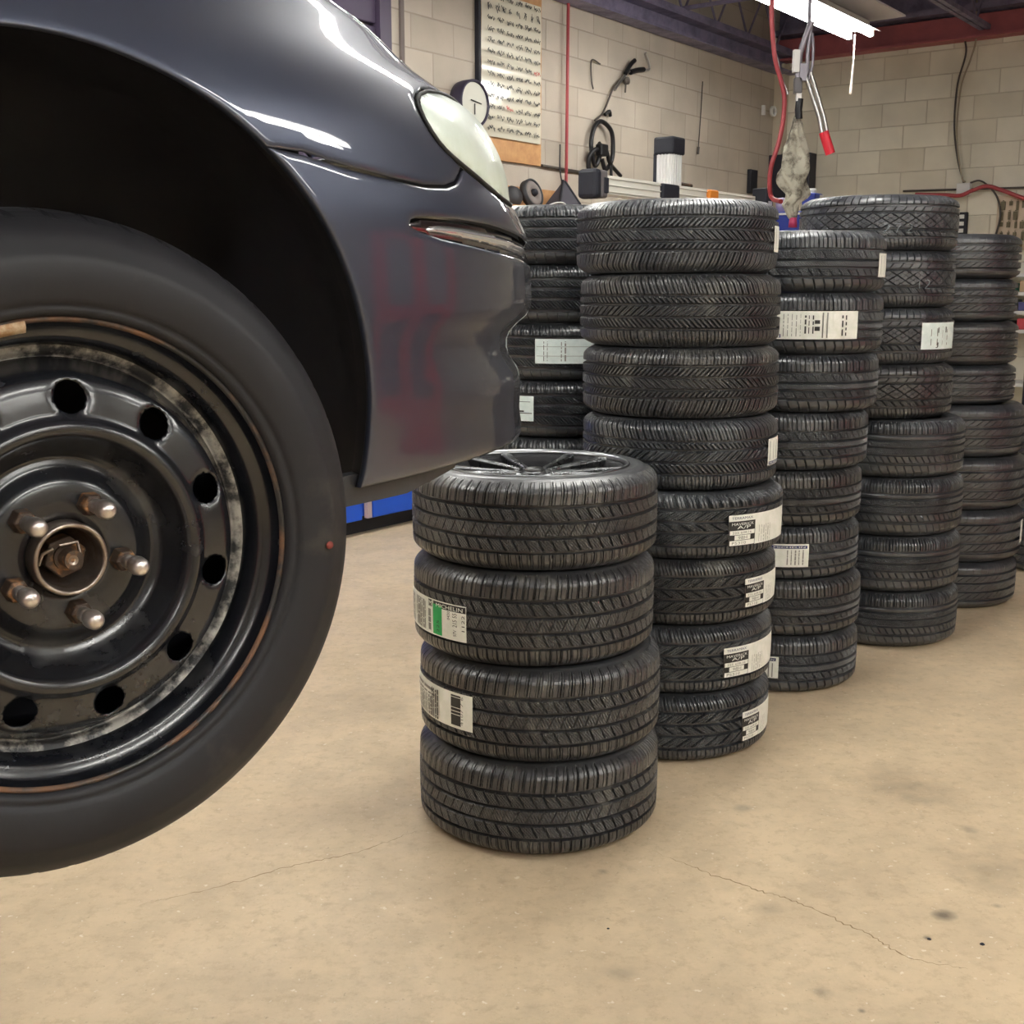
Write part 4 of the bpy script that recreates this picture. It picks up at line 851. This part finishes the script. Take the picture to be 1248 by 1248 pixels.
# chart on its board
WOOD = mat('warm_plywood', s2l(196, 150, 100), .55, noise=(12, s2l(176, 128, 82), .4, .65, .6))
WD2 = mat('brown_frame_board', s2l(120, 88, 66), .6)
CHART = mat('laminated_cream_chart', s2l(214, 209, 190), .22, coat=.6, coat_r=.08)
ch = empty('wall_chart', tuple(lw(4.44, 0, 2.9)), 0, 'tall cream chart covered in rows of small black writing on the left wall', 'poster')
b = MB(); b.box(lw(4.42, .010, 2.95), (.72, .02, 1.25), RA_L); b.build('backing_board', WOOD, ch)
b = MB(); b.box(lw(4.795, .02, 3.0), (.025, .035, 1.4), RA_L); b.build('edge_strip', PLB, ch)
b = MB(); Vv = []; nx, ny = 4, 40
t0, t1, zt, zb = 4.775, 4.085, 3.42, 2.475
for j in range(ny+1):
    z = zt+(zb-zt)*j/ny; buck = .006*math.sin(j/ny*9)+.012*math.exp(-((j/ny-.52)/.07)**2)
    for i in range(nx+1): Vv.append(lw(t0+(t1-t0)*i/nx, .032+buck*(.6+.4*math.sin(i*1.7)), z))
b.add(Vv, [(j*(nx+1)+i, j*(nx+1)+i+1, (j+1)*(nx+1)+i+1, (j+1)*(nx+1)+i) for j in range(ny) for i in range(nx)], 0, True); b.build('chart_sheet', CHART, ch)
rs = random.Random(11); bk = MB(); rdm = MB()
for row in range(13):
    zz = 3.385-row*.0715; big = row == 1; ncol = 8 if big else 6
    for k in range(ncol):
        tt = 4.745-(k+.15)*(.64/ncol); red = (row, k) in ((6, 5), (10, 2)); mi_ = 1 if red else 0; tgt = bk
        for q in range(5 if big else 9):
            w = .003+rs.random()*.004; h_ = (.012+rs.random()*.045) if big else (.008+rs.random()*.02)
            x = tt-(rs.random()*.045 if big else q*.0085); zc = zz+(rs.random()-.5)*.02
            a = (rs.random()-.5)*1.4; ax = [U*math.cos(a)+Z*math.sin(a), V, Z*math.cos(a)-U*math.sin(a)]
            tgt.box(lw(x, .056, zc), (w, .001, h_), ax, mi_)
            if rs.random() < .4: tgt.box(lw(x, .056, zc+h_*.4), (.016, .001, .003), ax, mi_)
bk.build('chart_writing', [INK, mat('red_marker_ink', s2l(180, 60, 55), .5)], ch)
# conduit under the chart, wall clock, hoses
CDT = mat('dull_conduit', s2l(72, 66, 62), .5)
b = MB(); b.tube([lw(4.05, .02, 2.33), lw(3.05, .02, 2.315)], .011, 8); tag(b.build('conduit', CDT), 'thin dark conduit running along the left wall under the chart', 'pipe')
clk = empty('wall_gauge', tuple(lw(4.93, 0, 2.67)), 0, 'round white dial in a dark case on the left wall, beside the headlight', 'clock')
RC = [U, Z, V]
b = MB(); b.lathe([(0, .0), (.150, .0), (.155, .03), (.155, .10), (.145, .11), (.138, .10), (.138, .09), (0, .09)], lw(4.93, 0, 2.655), RC, n=48); b.build('case', mat('dark_purple_case', s2l(42, 36, 58), .5), clk)
b = MB(); b.lathe([(0, .094), (.137, .093)], lw(4.93, 0, 2.655), RC, n=48); b.build('dial', mat('dial_white', s2l(205, 205, 192), .5), clk)
b = MB(); b.tube([lw(4.93, .099, 2.655), lw(4.93, .099, 2.585)], .004, 5); b.tube([lw(4.97, .099, 2.675), lw(4.86, .099, 2.66)], .004, 5); b.build('hand', INK, clk)
HOSE = mat('red_air_hose', s2l(160, 58, 64), .45)
b = MB(); b.tube(spline([lw(3.764, .05, 4.1), lw(3.766, .05, 3.5), lw(3.77, .05, 2.8), lw(3.775, .05, 2.25), lw(3.78, .05, 2.05)], 8), .012, 8); tag(b.build('air_hose', HOSE), 'red air hose hanging straight down the left wall right of the chart', 'hose')
b = MB(); b.tube(spline([lw(3.83, .03, 2.5), lw(3.84, .04, 2.3), lw(3.79, .06, 2.1)], 8), .006, 6); tag(b.build('cable', PLG), 'short dark cable beside the red hose on the left wall', 'cable')
# wall shelf with odds and ends
sh_ = empty('wall_shelf', tuple(lw(4.3, 0, 2.0)), 0, 'timber wall shelf with a low wooden back, just over the rear tyre stack', 'shelf')
b = MB(); b.box(lw(4.3, .16, 1.985), (1.4, .32, .03), RA_L); b.build('board', WOOD, sh_)
b = MB(); b.box(lw(4.35, .015, 2.08), (1.05, .02, .16), RA_L); b.build('back_board', WOOD, sh_)
for t in (3.75, 4.85):
    b = MB(); b.box(lw(t, .12, 1.93), (.03, .22, .08), RA_L); b.build('bracket', CDT, sh_)
gr = empty('grinding_wheel', tuple(lw(4.36, .15, 2.001)), 0, 'grey round grinding disc with dark rim leaning on the wall shelf', 'grinding wheel')
GX = np.array([U, Z*.95+V*-.3, V*.95+Z*.3]); GX[1] /= np.linalg.norm(GX[1]); GX[2] = np.cross(GX[0], GX[1])*(1)
if GX[2] @ V < 0: GX[2] = -GX[2]
gc = lw(4.36, .16, 2.105)
b = MB(); b.lathe([(.03, .012), (.08, .02), (.09, .012), (.09, -.012), (.03, -.012)], gc, GX, n=40, closed=True); b.build('disc', mat('grey_abrasive', s2l(128, 120, 116), .8), gr)
b = MB(); b.lathe([(.091, .022), (.104, .02), (.104, -.03), (.091, -.03)], gc, GX, n=40, closed=True); b.build('guard', PLG, gr)
b = MB(); b.lathe([(0, .04), (.02, .04), (.028, .02), (.028, .012), (0, .012)], gc, GX, n=20); b.build('hub', PLB, gr)
b = MB(); e = lw(4.57, .16, 2.075); b.lathe([(.0, .03), (.055, .03), (.075, .0), (.075, -.03), (0, -.03)], e, GX, n=30); tag(b.build('dark_dish', PLG), 'dark dish standing left of the grinding disc on the wall shelf', 'dish')
# dark pyramid shaped cover
b = MB(); p = lw(3.99, .17, 2.003); ap = p+Z*.215+U*.01
Q = [p-U*.17-V*.08, p+U*.16-V*.08, p+U*.14+V*.10, p-U*.19+V*.10]
b.add(Q+[ap-U*.012, ap+U*.012], [(0, 1, 2, 3), (0, 4, 5, 1), (1, 5, 2), (2, 5, 4, 3), (3, 4, 0)], 0, False)
pc_ = empty('folded_cover', tuple(p), 0, 'dark grey pointed cloth cover at the right end of the wall shelf', 'cover'); b.build('cloth', mat('charcoal_cloth', s2l(74, 72, 80), .9), pc_, bevel=.006)
b = MB(); b.tube([Q[3], ap-U*.012], .012, 6); b.tube([ap+U*.012, Q[2]], .010, 6); b.build('hem', PLB, pc_)
b = MB(); b.tube(spline([lw(4.36, .28, 2.008), lw(4.26, .29, 2.04), lw(4.16, .29, 2.045), lw(4.07, .28, 2.01)], 8), .006, 6); tag(b.build('white_cable', WHT), 'loop of white cable lying on the wall shelf', 'cable')
# tangle of hooks and cables on the wall
tg = empty('spring_compressor', tuple(lw(3.3, 0, 2.5)), 0, 'tangle of black bent hooks and cable hanging on the left wall', 'tool')
def LWS(pts, n=8): return spline([lw(t, o_, z) for t, o_, z in pts], n)
BLKM = mat('black_forged_steel', (.015, .015, .017), .4, metal=.4)
b = MB(); b.tube(LWS([(3.47, .05, 2.32), (3.48, .06, 2.44), (3.40, .07, 2.50), (3.33, .06, 2.47), (3.38, .05, 2.38), (3.44, .05, 2.52), (3.40, .05, 2.66), (3.30, .05, 2.72), (3.17, .06, 2.66), (3.14, .06, 2.52), (3.17, .06, 2.42), (3.28, .08, 2.36), (3.33, .08, 2.43)]), .018, 8); b.build('hook', BLKM, tg)
b = MB(); b.tube(LWS([(3.36, .07, 2.55), (3.27, .08, 2.50), (3.22, .08, 2.42), (3.12, .06, 2.38), (3.02, .06, 2.33)]), .016, 8); b.build('hook', BLKM, tg)
b = MB(); b.box(lw(3.33, .08, 2.50), (.10, .06, .09), RA_L); b.build('block', BLKM, tg, bevel=.01)
b = MB(); b.tube(LWS([(3.20, .08, 2.42), (3.19, .08, 2.30)]), .012, 8); b.build('pin', BLKM, tg)
b = MB(); b.tube(LWS([(3.36, .03, 2.72), (3.24, .03, 2.80), (3.12, .03, 2.97), (3.06, .03, 3.03), (2.95, .03, 3.10)]), .008, 6); b.build('cable', CDT, tg)
b = MB(); b.tube(LWS([(3.22, .03, 2.78), (3.17, .04, 2.81), (3.14, .03, 2.78)]), .015, 6); b.build('clip', BLKM, tg)
ar = empty('pull_rod', tuple(lw(2.9, 0, 3.1)), 0, 'bent grey bar with a black grip hung on the left wall above the hooks', 'tool')
b = MB(); b.tube(LWS([(3.10, .04, 2.98), (2.97, .04, 3.09), (2.86, .04, 3.16), (2.72, .05, 3.18), (2.60, .05, 3.20), (2.60, .05, 3.24), (2.66, .05, 3.32)]), .012, 8); b.build('bar', CHR, ar)
b = MB(); b.tube(LWS([(2.88, .05, 3.14), (2.78, .05, 3.17), (2.68, .05, 3.19)]), .021, 8); b.tube(LWS([(2.96, .05, 3.12), (2.88, .05, 3.20), (2.82, .05, 3.24)]), .018, 8); b.build('grip', BLKM, ar)
b = MB(); b.lathe([(0, .03), (.03, .03), (.03, 0), (0, 0)], lw(2.93, .03, 3.07), RC, n=16); b.tube(LWS([(2.93, .04, 3.07), (2.94, .04, 2.98)]), .008, 6); b.build('bracket', CDT, ar)
b = MB(); b.tube(LWS([(3.39, .03, 2.95), (3.40, .02, 3.02), (3.40, .02, 3.16), (3.28, .02, 3.15)]), .006, 6); tag(b.build('thin_wire', CDT), 'thin bent wire on the block wall above the black hooks', 'wire')
b = MB(); b.tube(LWS([(1.62, .02, 3.24), (1.64, .02, 2.95), (1.67, .02, 2.62)]), .005, 6); b.tube(LWS([(1.665, .02, 2.68), (1.672, .02, 2.62)]), .013, 6); tag(b.build('thin_line', CDT), 'thin dark pull cord hanging on the left wall right of the alignment tower', 'cord')
b = MB(); b.lathe([(.035, 0), (.05, 0), (.05, .03), (.035, .03)], lw(.26, .05, 3.14), RC, n=24, closed=True); b.box(lw(.38, .02, 3.14), (.03, .03, .09), RA_L); tag(b.build('wall_hook', WHT), 'small white ring and bracket high on the wall by the corner', 'hook')
b = MB(); b.box(lw(.57, .02, 2.46), (.15, .04, .22), RA_L); tag(b.build('switch_box', PLB, bevel=.004), 'small black box on the left wall near the corner', 'box')
# alignment tower: upright column and a long camera beam
ALU = mat('bare_aluminium_extrusion', (.78, .78, .77), .35, metal=.3)
ALUW = mat('white_aluminium', s2l(222, 220, 210), .35)
GCAP = mat('grey_end_cap', s2l(88, 84, 86), .45)
al = empty('alignment_tower', (.79, 6.2, 0), 0, 'upright aluminium column with black cap behind the second stack, carrying a sensor beam', 'alignment machine')
pcx = np.array([.79, 6.2, 0]); AXB = np.array([U, V, Z])
b = MB(); b.box(pcx+Z*.02, (.5, .5, .04), AXB); b.build('foot', PLB, al, bevel=.008)
b = MB(); b.box(pcx+Z*1.07, (.10, .085, 2.05), AXB)
for s_ in (-.037, -.012, .013, .038): b.box(pcx+U*s_+V*.0455+Z*1.07, (.006, .008, 2.05), AXB); b.box(pcx-U*.053+V*s_*.8+Z*1.07, (.008, .006, 2.05), AXB)
b.build('column', ALU, al)
b = MB(); b.box(pcx-V*.055+Z*1.2, (.09, .02, 1.8), AXB); b.build('rear_strip', PLB, al)
b = MB(); b.box(pcx+Z*2.135, (.125, .115, .085), AXB); b.build('column_cap', PLB, al, bevel=.01)
bm0 = np.array([.372, 5.62, 1.902])
b = MB(); b.box(bm0+U*.8, (1.6, .075, .085), AXB)
for s_ in (-.03, .0, .03): b.box(bm0+U*.8+V*.04+Z*s_, (1.56, .008, .006), AXB)
b.build('beam', ALUW, al, bevel=.003)
b = MB(); b.box(bm0+U*.02, (.06, .10, .125), AXB); b.build('beam_end', GCAP, al, bevel=.012)
b = MB(); b.box(bm0-U*.03, (.055, .105, .132), AXB); b.build('end_cap', PLB, al, bevel=.018)
b = MB(); b.box(bm0+U*.03+V*.051-Z*.005, (.035, .01, .07), AXB); b.build('latch', PLB, al, bevel=.006)
b = MB(); b.box(bm0+U*.62-V*.02+Z*-.01, (.16, .16, .10), AXB); b.build('beam_carrier', PLB, al, bevel=.01)
b = MB(); b.tube([bm0+U*.78+V*.01+Z*.052, bm0+U*.90+V*.01+Z*.052], .012, 8); b.build('slide_lock', RUST, al)
b = MB(); oc = bm0+U*1.07+V*.045; b.box(oc, (.10, .03, .085), AXB); b.box(oc+U*.03-Z*.05, (.02, .02, .05), AXB); b.build('clamp', mat('orange_plastic', s2l(232, 140, 50), .45), al, bevel=.01)
b = MB(); b.box(bm0+U*1.25+V*.045-Z*.035, (.22, .012, .03), AXB); b.build('red_strip', mat('red_plastic_strip', s2l(205, 50, 60), .5), al)
# black board on the far wall
bb = MB(); bb.box(bw(.10, .10, 2.53), (.66, .16, .42), RA_B); tag(bb.build('black_wall_box', mat('blackish_blue_panel', s2l(34, 34, 46), .5), bevel=.006), 'flat black box fixed to the far wall in the corner', 'box')
b = MB(); b.box(bw(-.238, .10, 2.53), (.014, .17, .43), RA_B); 
bpy.data.objects['black_wall_box']; o = b.build('edge_trim', WOOD, bpy.data.objects['black_wall_box'])
# blue tall cabinet with bits on top, seen between the second and fourth stack
bc = np.array([1.77, 7.75, .045]); BLU2 = mat('deep_blue_enamel', s2l(28, 50, 140), .4)
tc_ = empty('tall_blue_cabinet', tuple(bc), 0, 'tall deep blue cabinet glimpsed between the tall second and fourth stacks', 'cabinet')
b = MB(); b.box(bc+Z*.93, (.42, .34, 1.86), AXB); b.build('body', BLU2, tc_, bevel=.005)
b = MB(); b.box(bc+Z*1.845+V*.0, (.44, .36, .012), AXB); b.build('edge_trim', WHT, tc_)
b = MB(); b.box(bc+V*.175-U*.02+Z*1.7, (.03, .012, .35), AXB); b.build('handle', WHT, tc_)
bx = empty('black_charger', tuple(bc-V*.12-U*.1+Z*1.861), 0, 'small black charger with white sticker behind the top of the second stack', 'charger')
q = bc+np.array([-.19, -.02, 1.861]); b = MB(); b.box(q+Z*.075, (.10, .10, .15), AXB); b.build('case', PLB, bx, bevel=.008)
b = MB(); b.box(q+V*.052+Z*.115, (.035, .004, .03), AXB); b.box(q+V*.052+Z*.06, (.05, .004, .022), AXB); b.build('sticker', WHT, bx)
b = MB(); b.lathe([(0, .0), (.035, 0), (.04, .05), (.03, .085), (0, .09)], bc+np.array([-.085, -.1, 1.861]), n=16); tag(b.build('lilac_cup', mat('lilac_plastic', s2l(165, 155, 185), .5)), 'small lilac cup beside the hanging rag', 'cup')
jg = empty('blue_jug', tuple(bc+np.array([.12, -.03, 1.861])), 0, 'blue and white plastic jug half hidden behind the topmost fourth-stack tyre', 'jug')
q = bc+np.array([.12, -.03, 1.861]); b = MB(); b.box(q+Z*.06, (.13, .09, .12), AXB); b.build('body', BLU2, jg, bevel=.012)
b = MB(); b.lathe([(.0, .15), (.022, .15), (.022, .115), (.0, .115)], q, n=14); b.box(q+V*.047+U*.03+Z*.06, (.05, .004, .10), AXB); b.build('cap', WHT, jg)
b = MB(); b.lathe([(0, -.022), (.055, -.02), (.075, 0), (.055, .02), (0, .022)], np.array([1.33, 6.55, 1.86])+Z*0, [U, V, Z], n=24)
# hanging spreader tool with red grips
hx = np.array([1.53, 6.6, 0.])
GST = mat('grey_cast_metal', s2l(130, 126, 134), .4, metal=.5)
REDG = mat('red_rubber_grip', s2l(215, 40, 58), .45)
ht = empty('hanging_spreader', tuple(hx+Z*2.5), 0, 'grey lever tool with two long arms and red grips hanging from the ceiling', 'tool')
def hp(u, v): 
    # metres right of and above the tool's hook point, measured on the tool
    return hx + np.array([(u-978)*.004636, 0, 2.5-(v-104)*.00470])
b = MB(); b.tube([hp(984, 40), hp(986, -10)+np.array([0, .05, 0]), hx+np.array([.04, .1, 4.1])], .010, 6); b.build('chain', GST, ht)
b = MB(); b.tube([hp(987, 38), hp(980, 56), hp(975, 72), hp(974, 100)], .017, 8); b.tube([hp(986, 45), hp(984, 70), hp(984, 95)], .012, 8); b.box(hp(979, 92), (.04, .04, .09)); b.tube([hp(988, 50), hp(990, 66), hp(990, 84), hp(986, 100)], .009, 6); b.build('frame', GST, ht, bevel=.003)
b = MB(); b.box(hp(971, 80), (.034, .04, .115)); b.build('valve_body', WHT, ht, bevel=.004)
b = MB(); b.box(hp(974, 106), (.04, .04, .08)); b.build('coupler', GCAP, ht, bevel=.004)
b = MB(); b.box(hp(975.5, 117), (.026, .03, .055)); b.build('white_tag', WHT, ht)
for (a0_, b0_, a1_, b1_, a2_, b2_) in ((981, 92, 1000, 140, 1004, 158), (988, 92, 1005, 138, 1010, 156)):
    b = MB(); b.tube([hp(a0_, b0_), hp((a0_+a1_)/2, (b0_+b1_)/2), hp(a1_, b1_), hp(a2_, b2_)], .011, 8); b.build('lever', CHR, ht)
b = MB(); b.tube([hp(1006, 156), hp(1015, 180)], .026, 10); b.build('grip', REDG, ht, bevel=.004)
b = MB(); b.tube([hp(985, 88), hp(994, 104), hp(999, 124)], .006, 6); b.build('spring', GST, ht)
b = MB(); b.tube([hp(977, 120), hp(976, 132), hp(977, 142)], .020, 8); b.build('hook', BLKM, ht)
# grey rag hanging from the tool's hook
RAG = mat('dirty_grey_rag', s2l(172, 168, 152), .95, noise=(14, s2l(84, 78, 68), .45, .62, .95), bump=(60, .4, .004))
rg = empty('shop_rag', tuple(hp(976, 140)), 0, 'dirty grey rag hanging in folds from the tool hook by the red hose', 'rag')
b = MB(); nu, nr_ = 44, 30; Vv = []
prof_ = [(138, .012, 0), (146, .028, .0), (158, .045, -.003), (172, .066, .0), (186, .078, .004), (200, .088, .0), (214, .082, .006), (226, .070, .02), (236, .050, -.02), (246, .034, -.01), (252, .022, .0)]
pv = [p[0] for p in prof_]
for i in range(nr_):
    v = 138+(252-138)*i/(nr_-1); w = .78*np.interp(v, pv, [p[1] for p in prof_]); off = np.interp(v, pv, [p[2] for p in prof_])
    for k in range(nu):
        a = 2*PI*k/nu; fold = 1+.30*math.sin(3*a+i*.30)+.16*math.sin(7*a-i*.35)+.12*math.sin(i*.6+a)
        c_ = hp(974.5, v); Vv.append(c_+np.array([w*fold*math.cos(a)+off, w*.55*fold*math.sin(a), 0]))
b.add(Vv, [(i*nu+k, i*nu+(k+1) % nu, (i+1)*nu+(k+1) % nu, (i+1)*nu+k) for i in range(nr_-1) for k in range(nu)]+[tuple(range(nu))], 0, True); b.build('cloth', RAG, rg)
b = MB(); b.lathe([(0, .03), (.02, .03), (.024, -.02), (0, -.022)], hp(975, 257), n=14); b.build('red_clip', mat('magenta_plastic', s2l(170, 50, 90), .5), rg)
# red hose that drops beside it
b = MB(); b.tube(spline([(1.40, 6.80, 4.1), (1.40, 6.80, 3.3), (1.40, 6.80, 2.92), (1.425, 6.80, 2.68), (1.465, 6.80, 2.55), (1.487, 6.80, 2.46), (1.485, 6.80, 2.34), (1.465, 6.80, 2.22), (1.43, 6.80, 2.10), (1.425, 6.80, 2.0), (1.44, 6.80, 1.93), (1.46, 6.66, 1.90)], 8), .013, 8); tag(b.build('air_hose', HOSE), 'red air hose curving down from the ceiling beside the grey rag', 'hose')
b = MB(); b.tube(spline([(1.45, 6.95, 4.1), (1.43, 6.95, 2.98), (1.48, 6.95, 2.66), (1.54, 6.95, 2.50)], 8), .006, 6); tag(b.build('cable', CHR), 'thin pale cable hanging next to the curved red hose', 'cable')
# pull string of the lamp
e = np.array([2.52, 9.24, 3.28]); b = MB(); b.tube([e, e-Z*.2, e-Z*.42+np.array([-.01, 0, 0])], [.006, .007, .011], 6); tag(b.build('pale_line', mat('off_white_cord', s2l(215, 200, 190), .7)), 'pale pull string hanging under the ceiling light near its end', 'cord')
# far wall services
b = MB(); b.tube(spline([bw(1.787, .04, 3.62), bw(1.80, .04, 3.5), bw(1.745, .04, 3.25), bw(1.74, .04, 2.9), bw(1.79, .04, 2.6), bw(1.86, .04, 2.38)], 8), .0085, 6); tag(b.build('cable', CDT), 'dark cable running down the far wall to the grey junction box', 'cable')
b = MB(); b.tube(spline([bw(1.88, .09, 3.95), bw(1.895, .09, 3.62), bw(1.86, .09, 3.45), bw(1.79, .09, 3.2), bw(1.785, .09, 2.8), bw(1.85, .09, 2.45), bw(1.885, .08, 2.39)], 8), .008, 6); tag(b.build('cable', mat('pale_cable', s2l(150, 140, 120), .6)), 'paler second cable beside the dark one on the far wall', 'cable')
b = MB(); b.box(bw(1.865, .04, 2.33), (.12, .07, .11), RA_B); tag(b.build('junction_box', WHT, bevel=.006), 'square white junction box on the far wall above the red hose', 'box')
b = MB(); b.tube([bw(1.3, .02, 2.345), bw(3.6, .02, 2.30)], .010, 6); tag(b.build('conduit', CDT), 'level conduit on the far wall behind the junction box', 'pipe')
b = MB(); b.tube(spline([bw(1.45, .12, 2.30), bw(1.70, .10, 2.285), bw(1.85, .10, 2.275), bw(1.96, .10, 2.315), bw(2.08, .10, 2.345), bw(2.22, .10, 2.30), bw(2.45, .10, 2.21), bw(2.8, .10, 2.12)], 8), .018, 8); tag(b.build('air_hose', HOSE), 'red hose looping along the far wall at the right edge', 'hose')
b = MB(); b.tube(spline([bw(1.92, .06, 2.385), bw(2.0, .06, 2.40), bw(2.08, .06, 2.35), bw(2.16, .05, 2.25), bw(2.20, .05, 2.1), bw(2.18, .05, 1.95), bw(2.14, .05, 1.85)], 8), .009, 6); tag(b.build('cable', CDT), 'grey cable curving down from the junction box past the red hose', 'cable')
ps = empty('socket_strip', tuple(bw(1.84, .02, 2.02)), 0, 'black strip with white sockets beside the topmost fourth-stack tyre', 'socket strip')
b = MB(); b.box(bw(1.85, .03, 2.03), (.12, .05, .20), RA_B); b.build('case', PLB, ps, bevel=.006)
for k in range(3):
    b = MB(); b.box(bw(1.865, .058, 2.09-.062*k), (.045, .008, .035), RA_B); b.build('socket', WHT, ps, bevel=.003)
pg = empty('key_board', tuple(bw(2.6, .0, 2.0)), 0, 'pale board with many small dark keys hung on it, right edge of the far wall', 'key board')
b = MB(); b.box(bw(2.62, .01, 2.02), (.92, .02, .48), RA_B); b.build('board', mat('pale_pink_board', s2l(200, 182, 160), .7), pg)
rs = random.Random(5)
for j in range(5):
    for i in range(14):
        if rs.random() < .12: continue
        x = 2.20+.062*i+rs.random()*.02; z = 2.21-.09*j; l = .035+rs.random()*.05; b = MB()
        b.box(bw(x, .035, z-l/2), (.018+.02*rs.random(), .012, l), RA_B); b.box(bw(x, .03, z+.008), (.006, .03, .006), RA_B)
        b.build('key', mat('dark_brass_key', s2l(92, 82, 58), .5, metal=.3), pg)
# shelf rack at the right edge
rk = empty('storage_rack', tuple(bw(2.85, .3, 0)), 0, 'white metal rack with boxes standing behind the fifth stack', 'rack')
for (t, o_) in ((2.28, .08), (2.28, .48), (3.4, .08), (3.4, .48)):
    b = MB(); b.box(bw(t, o_, .84), (.035, .035, 1.68), RA_B); b.build('upright', WHT, rk)
for z in (.12, .62, 1.08, 1.24, 1.40, 1.56):
    b = MB(); b.box(bw(2.84, .28, z), (1.14, .42, .03), RA_B); b.build('shelf', WHT, rk)
cols = [(60, 64, 72), (200, 205, 205), (90, 190, 170), (180, 60, 70), (60, 62, 110), (176, 150, 120)]
for k in range(15):
    z = (1.095, 1.255, 1.415)[k % 3]; x = 2.40+.19*(k//3); cidx = k % 6
    b = MB(); h_ = .075+.02*(k % 2); b.box(bw(x, .32, z+h_/2+.001), (.15, .28, h_), RA_B)
    tag(b.build('storage_box', mat('rack_box_%s' % 'abcdef'[cidx], s2l(*cols[cidx]), .6), bevel=.004), 'small parts box lined up on the upper shelves of the white rack', 'box', 'parts boxes on the white rack')
# red trolley jack and dark bag at the edge
b = MB(); rj = np.array([3.02, 6.72, 0.])
jk = empty('floor_jack', (3.10, 6.95, 0), 0, 'tall black and red trolley jack behind the fifth stack, right edge', 'jack')
q = np.array([3.13, 6.95, 0])
b.box(q+Z*.62, (.26, .24, 1.06), AXB); b.build('body', PLB, jk, bevel=.03)
b = MB(); b.box(q+Z*.05, (.36, .34, .10), AXB); b.build('base', PLB, jk, bevel=.02)
b = MB(); b.lathe([(0, .04), (.05, .035), (.06, 0), (.05, -.03), (0, -.03)], q+np.array([-.12, -.14, .80]), n=20); b.build('red_knob', mat('deep_red_plastic', s2l(150, 30, 48), .4), jk)
b = MB(); b.lathe([(0, .04), (.06, .03), (.07, 0), (.06, -.03), (0, -.03)], q+np.array([-.08, -.05, 1.18]), n=20); b.tube([q+np.array([-.14, -.06, 1.17]), q+np.array([.16, -.08, 1.23])], .014, 8); b.build('red_lever', mat('red_plastic', s2l(190, 40, 50), .4), jk)
# small litter on the floor
for (x, y, s_, l_) in ((.218, 2.479, .0035, 'tiny dark pebble on the open floor in front of the stacks'), (1.04, 2.413, .006, 'small dark chip on the floor at the lower right'), (.93, 2.434, .005, 'small dark chip beside the oil spot at the lower right')):
    b = MB(); b.lathe([(0, s_*.7), (s_*.6, s_*.5), (s_, .0005), (0, .0004)], (x, y, 0), n=7); tag(b.build('pebble', PLB), l_, 'pebble')
# unseen red stand-in for a parked vehicle, added for its reflection in the bumper

rtc = np.array([4.9, 3.5, 0.]); RX = np.array([[.35, -.937, 0], [.937, .35, 0], [0, 0, 1.]])
REDP = mat('glossy_red_enamel', s2l(190, 34, 48), .3); GRYP = mat('grey_stand_in_panel', s2l(120, 124, 128), .5)
rc_ = empty('red_vehicle_stand_in', tuple(rtc), 0, 'added red stand-in for a mirrored vehicle, with grey panels, outside the photographed view', 'cabinet')
b = MB(); b.box(rtc+Z*1.05, (1.8, .7, 2.1), RX); b.build('body', REDP, rc_, bevel=.02)
for sx_ in (-.40, .40):
    b = MB(); b.box(rtc-RX[1]*.36+RX[0]*sx_+Z*1.55, (.50, .03, .85), RX); b.build('stand_in_panel', GRYP, rc_, bevel=.01)
    b = MB(); b.box(rtc-RX[1]*.36+RX[0]*sx_+Z*.6, (.50, .03, .5), RX); b.build('drawer', PLG, rc_, bevel=.01)  # lower dark block of the same stand-in
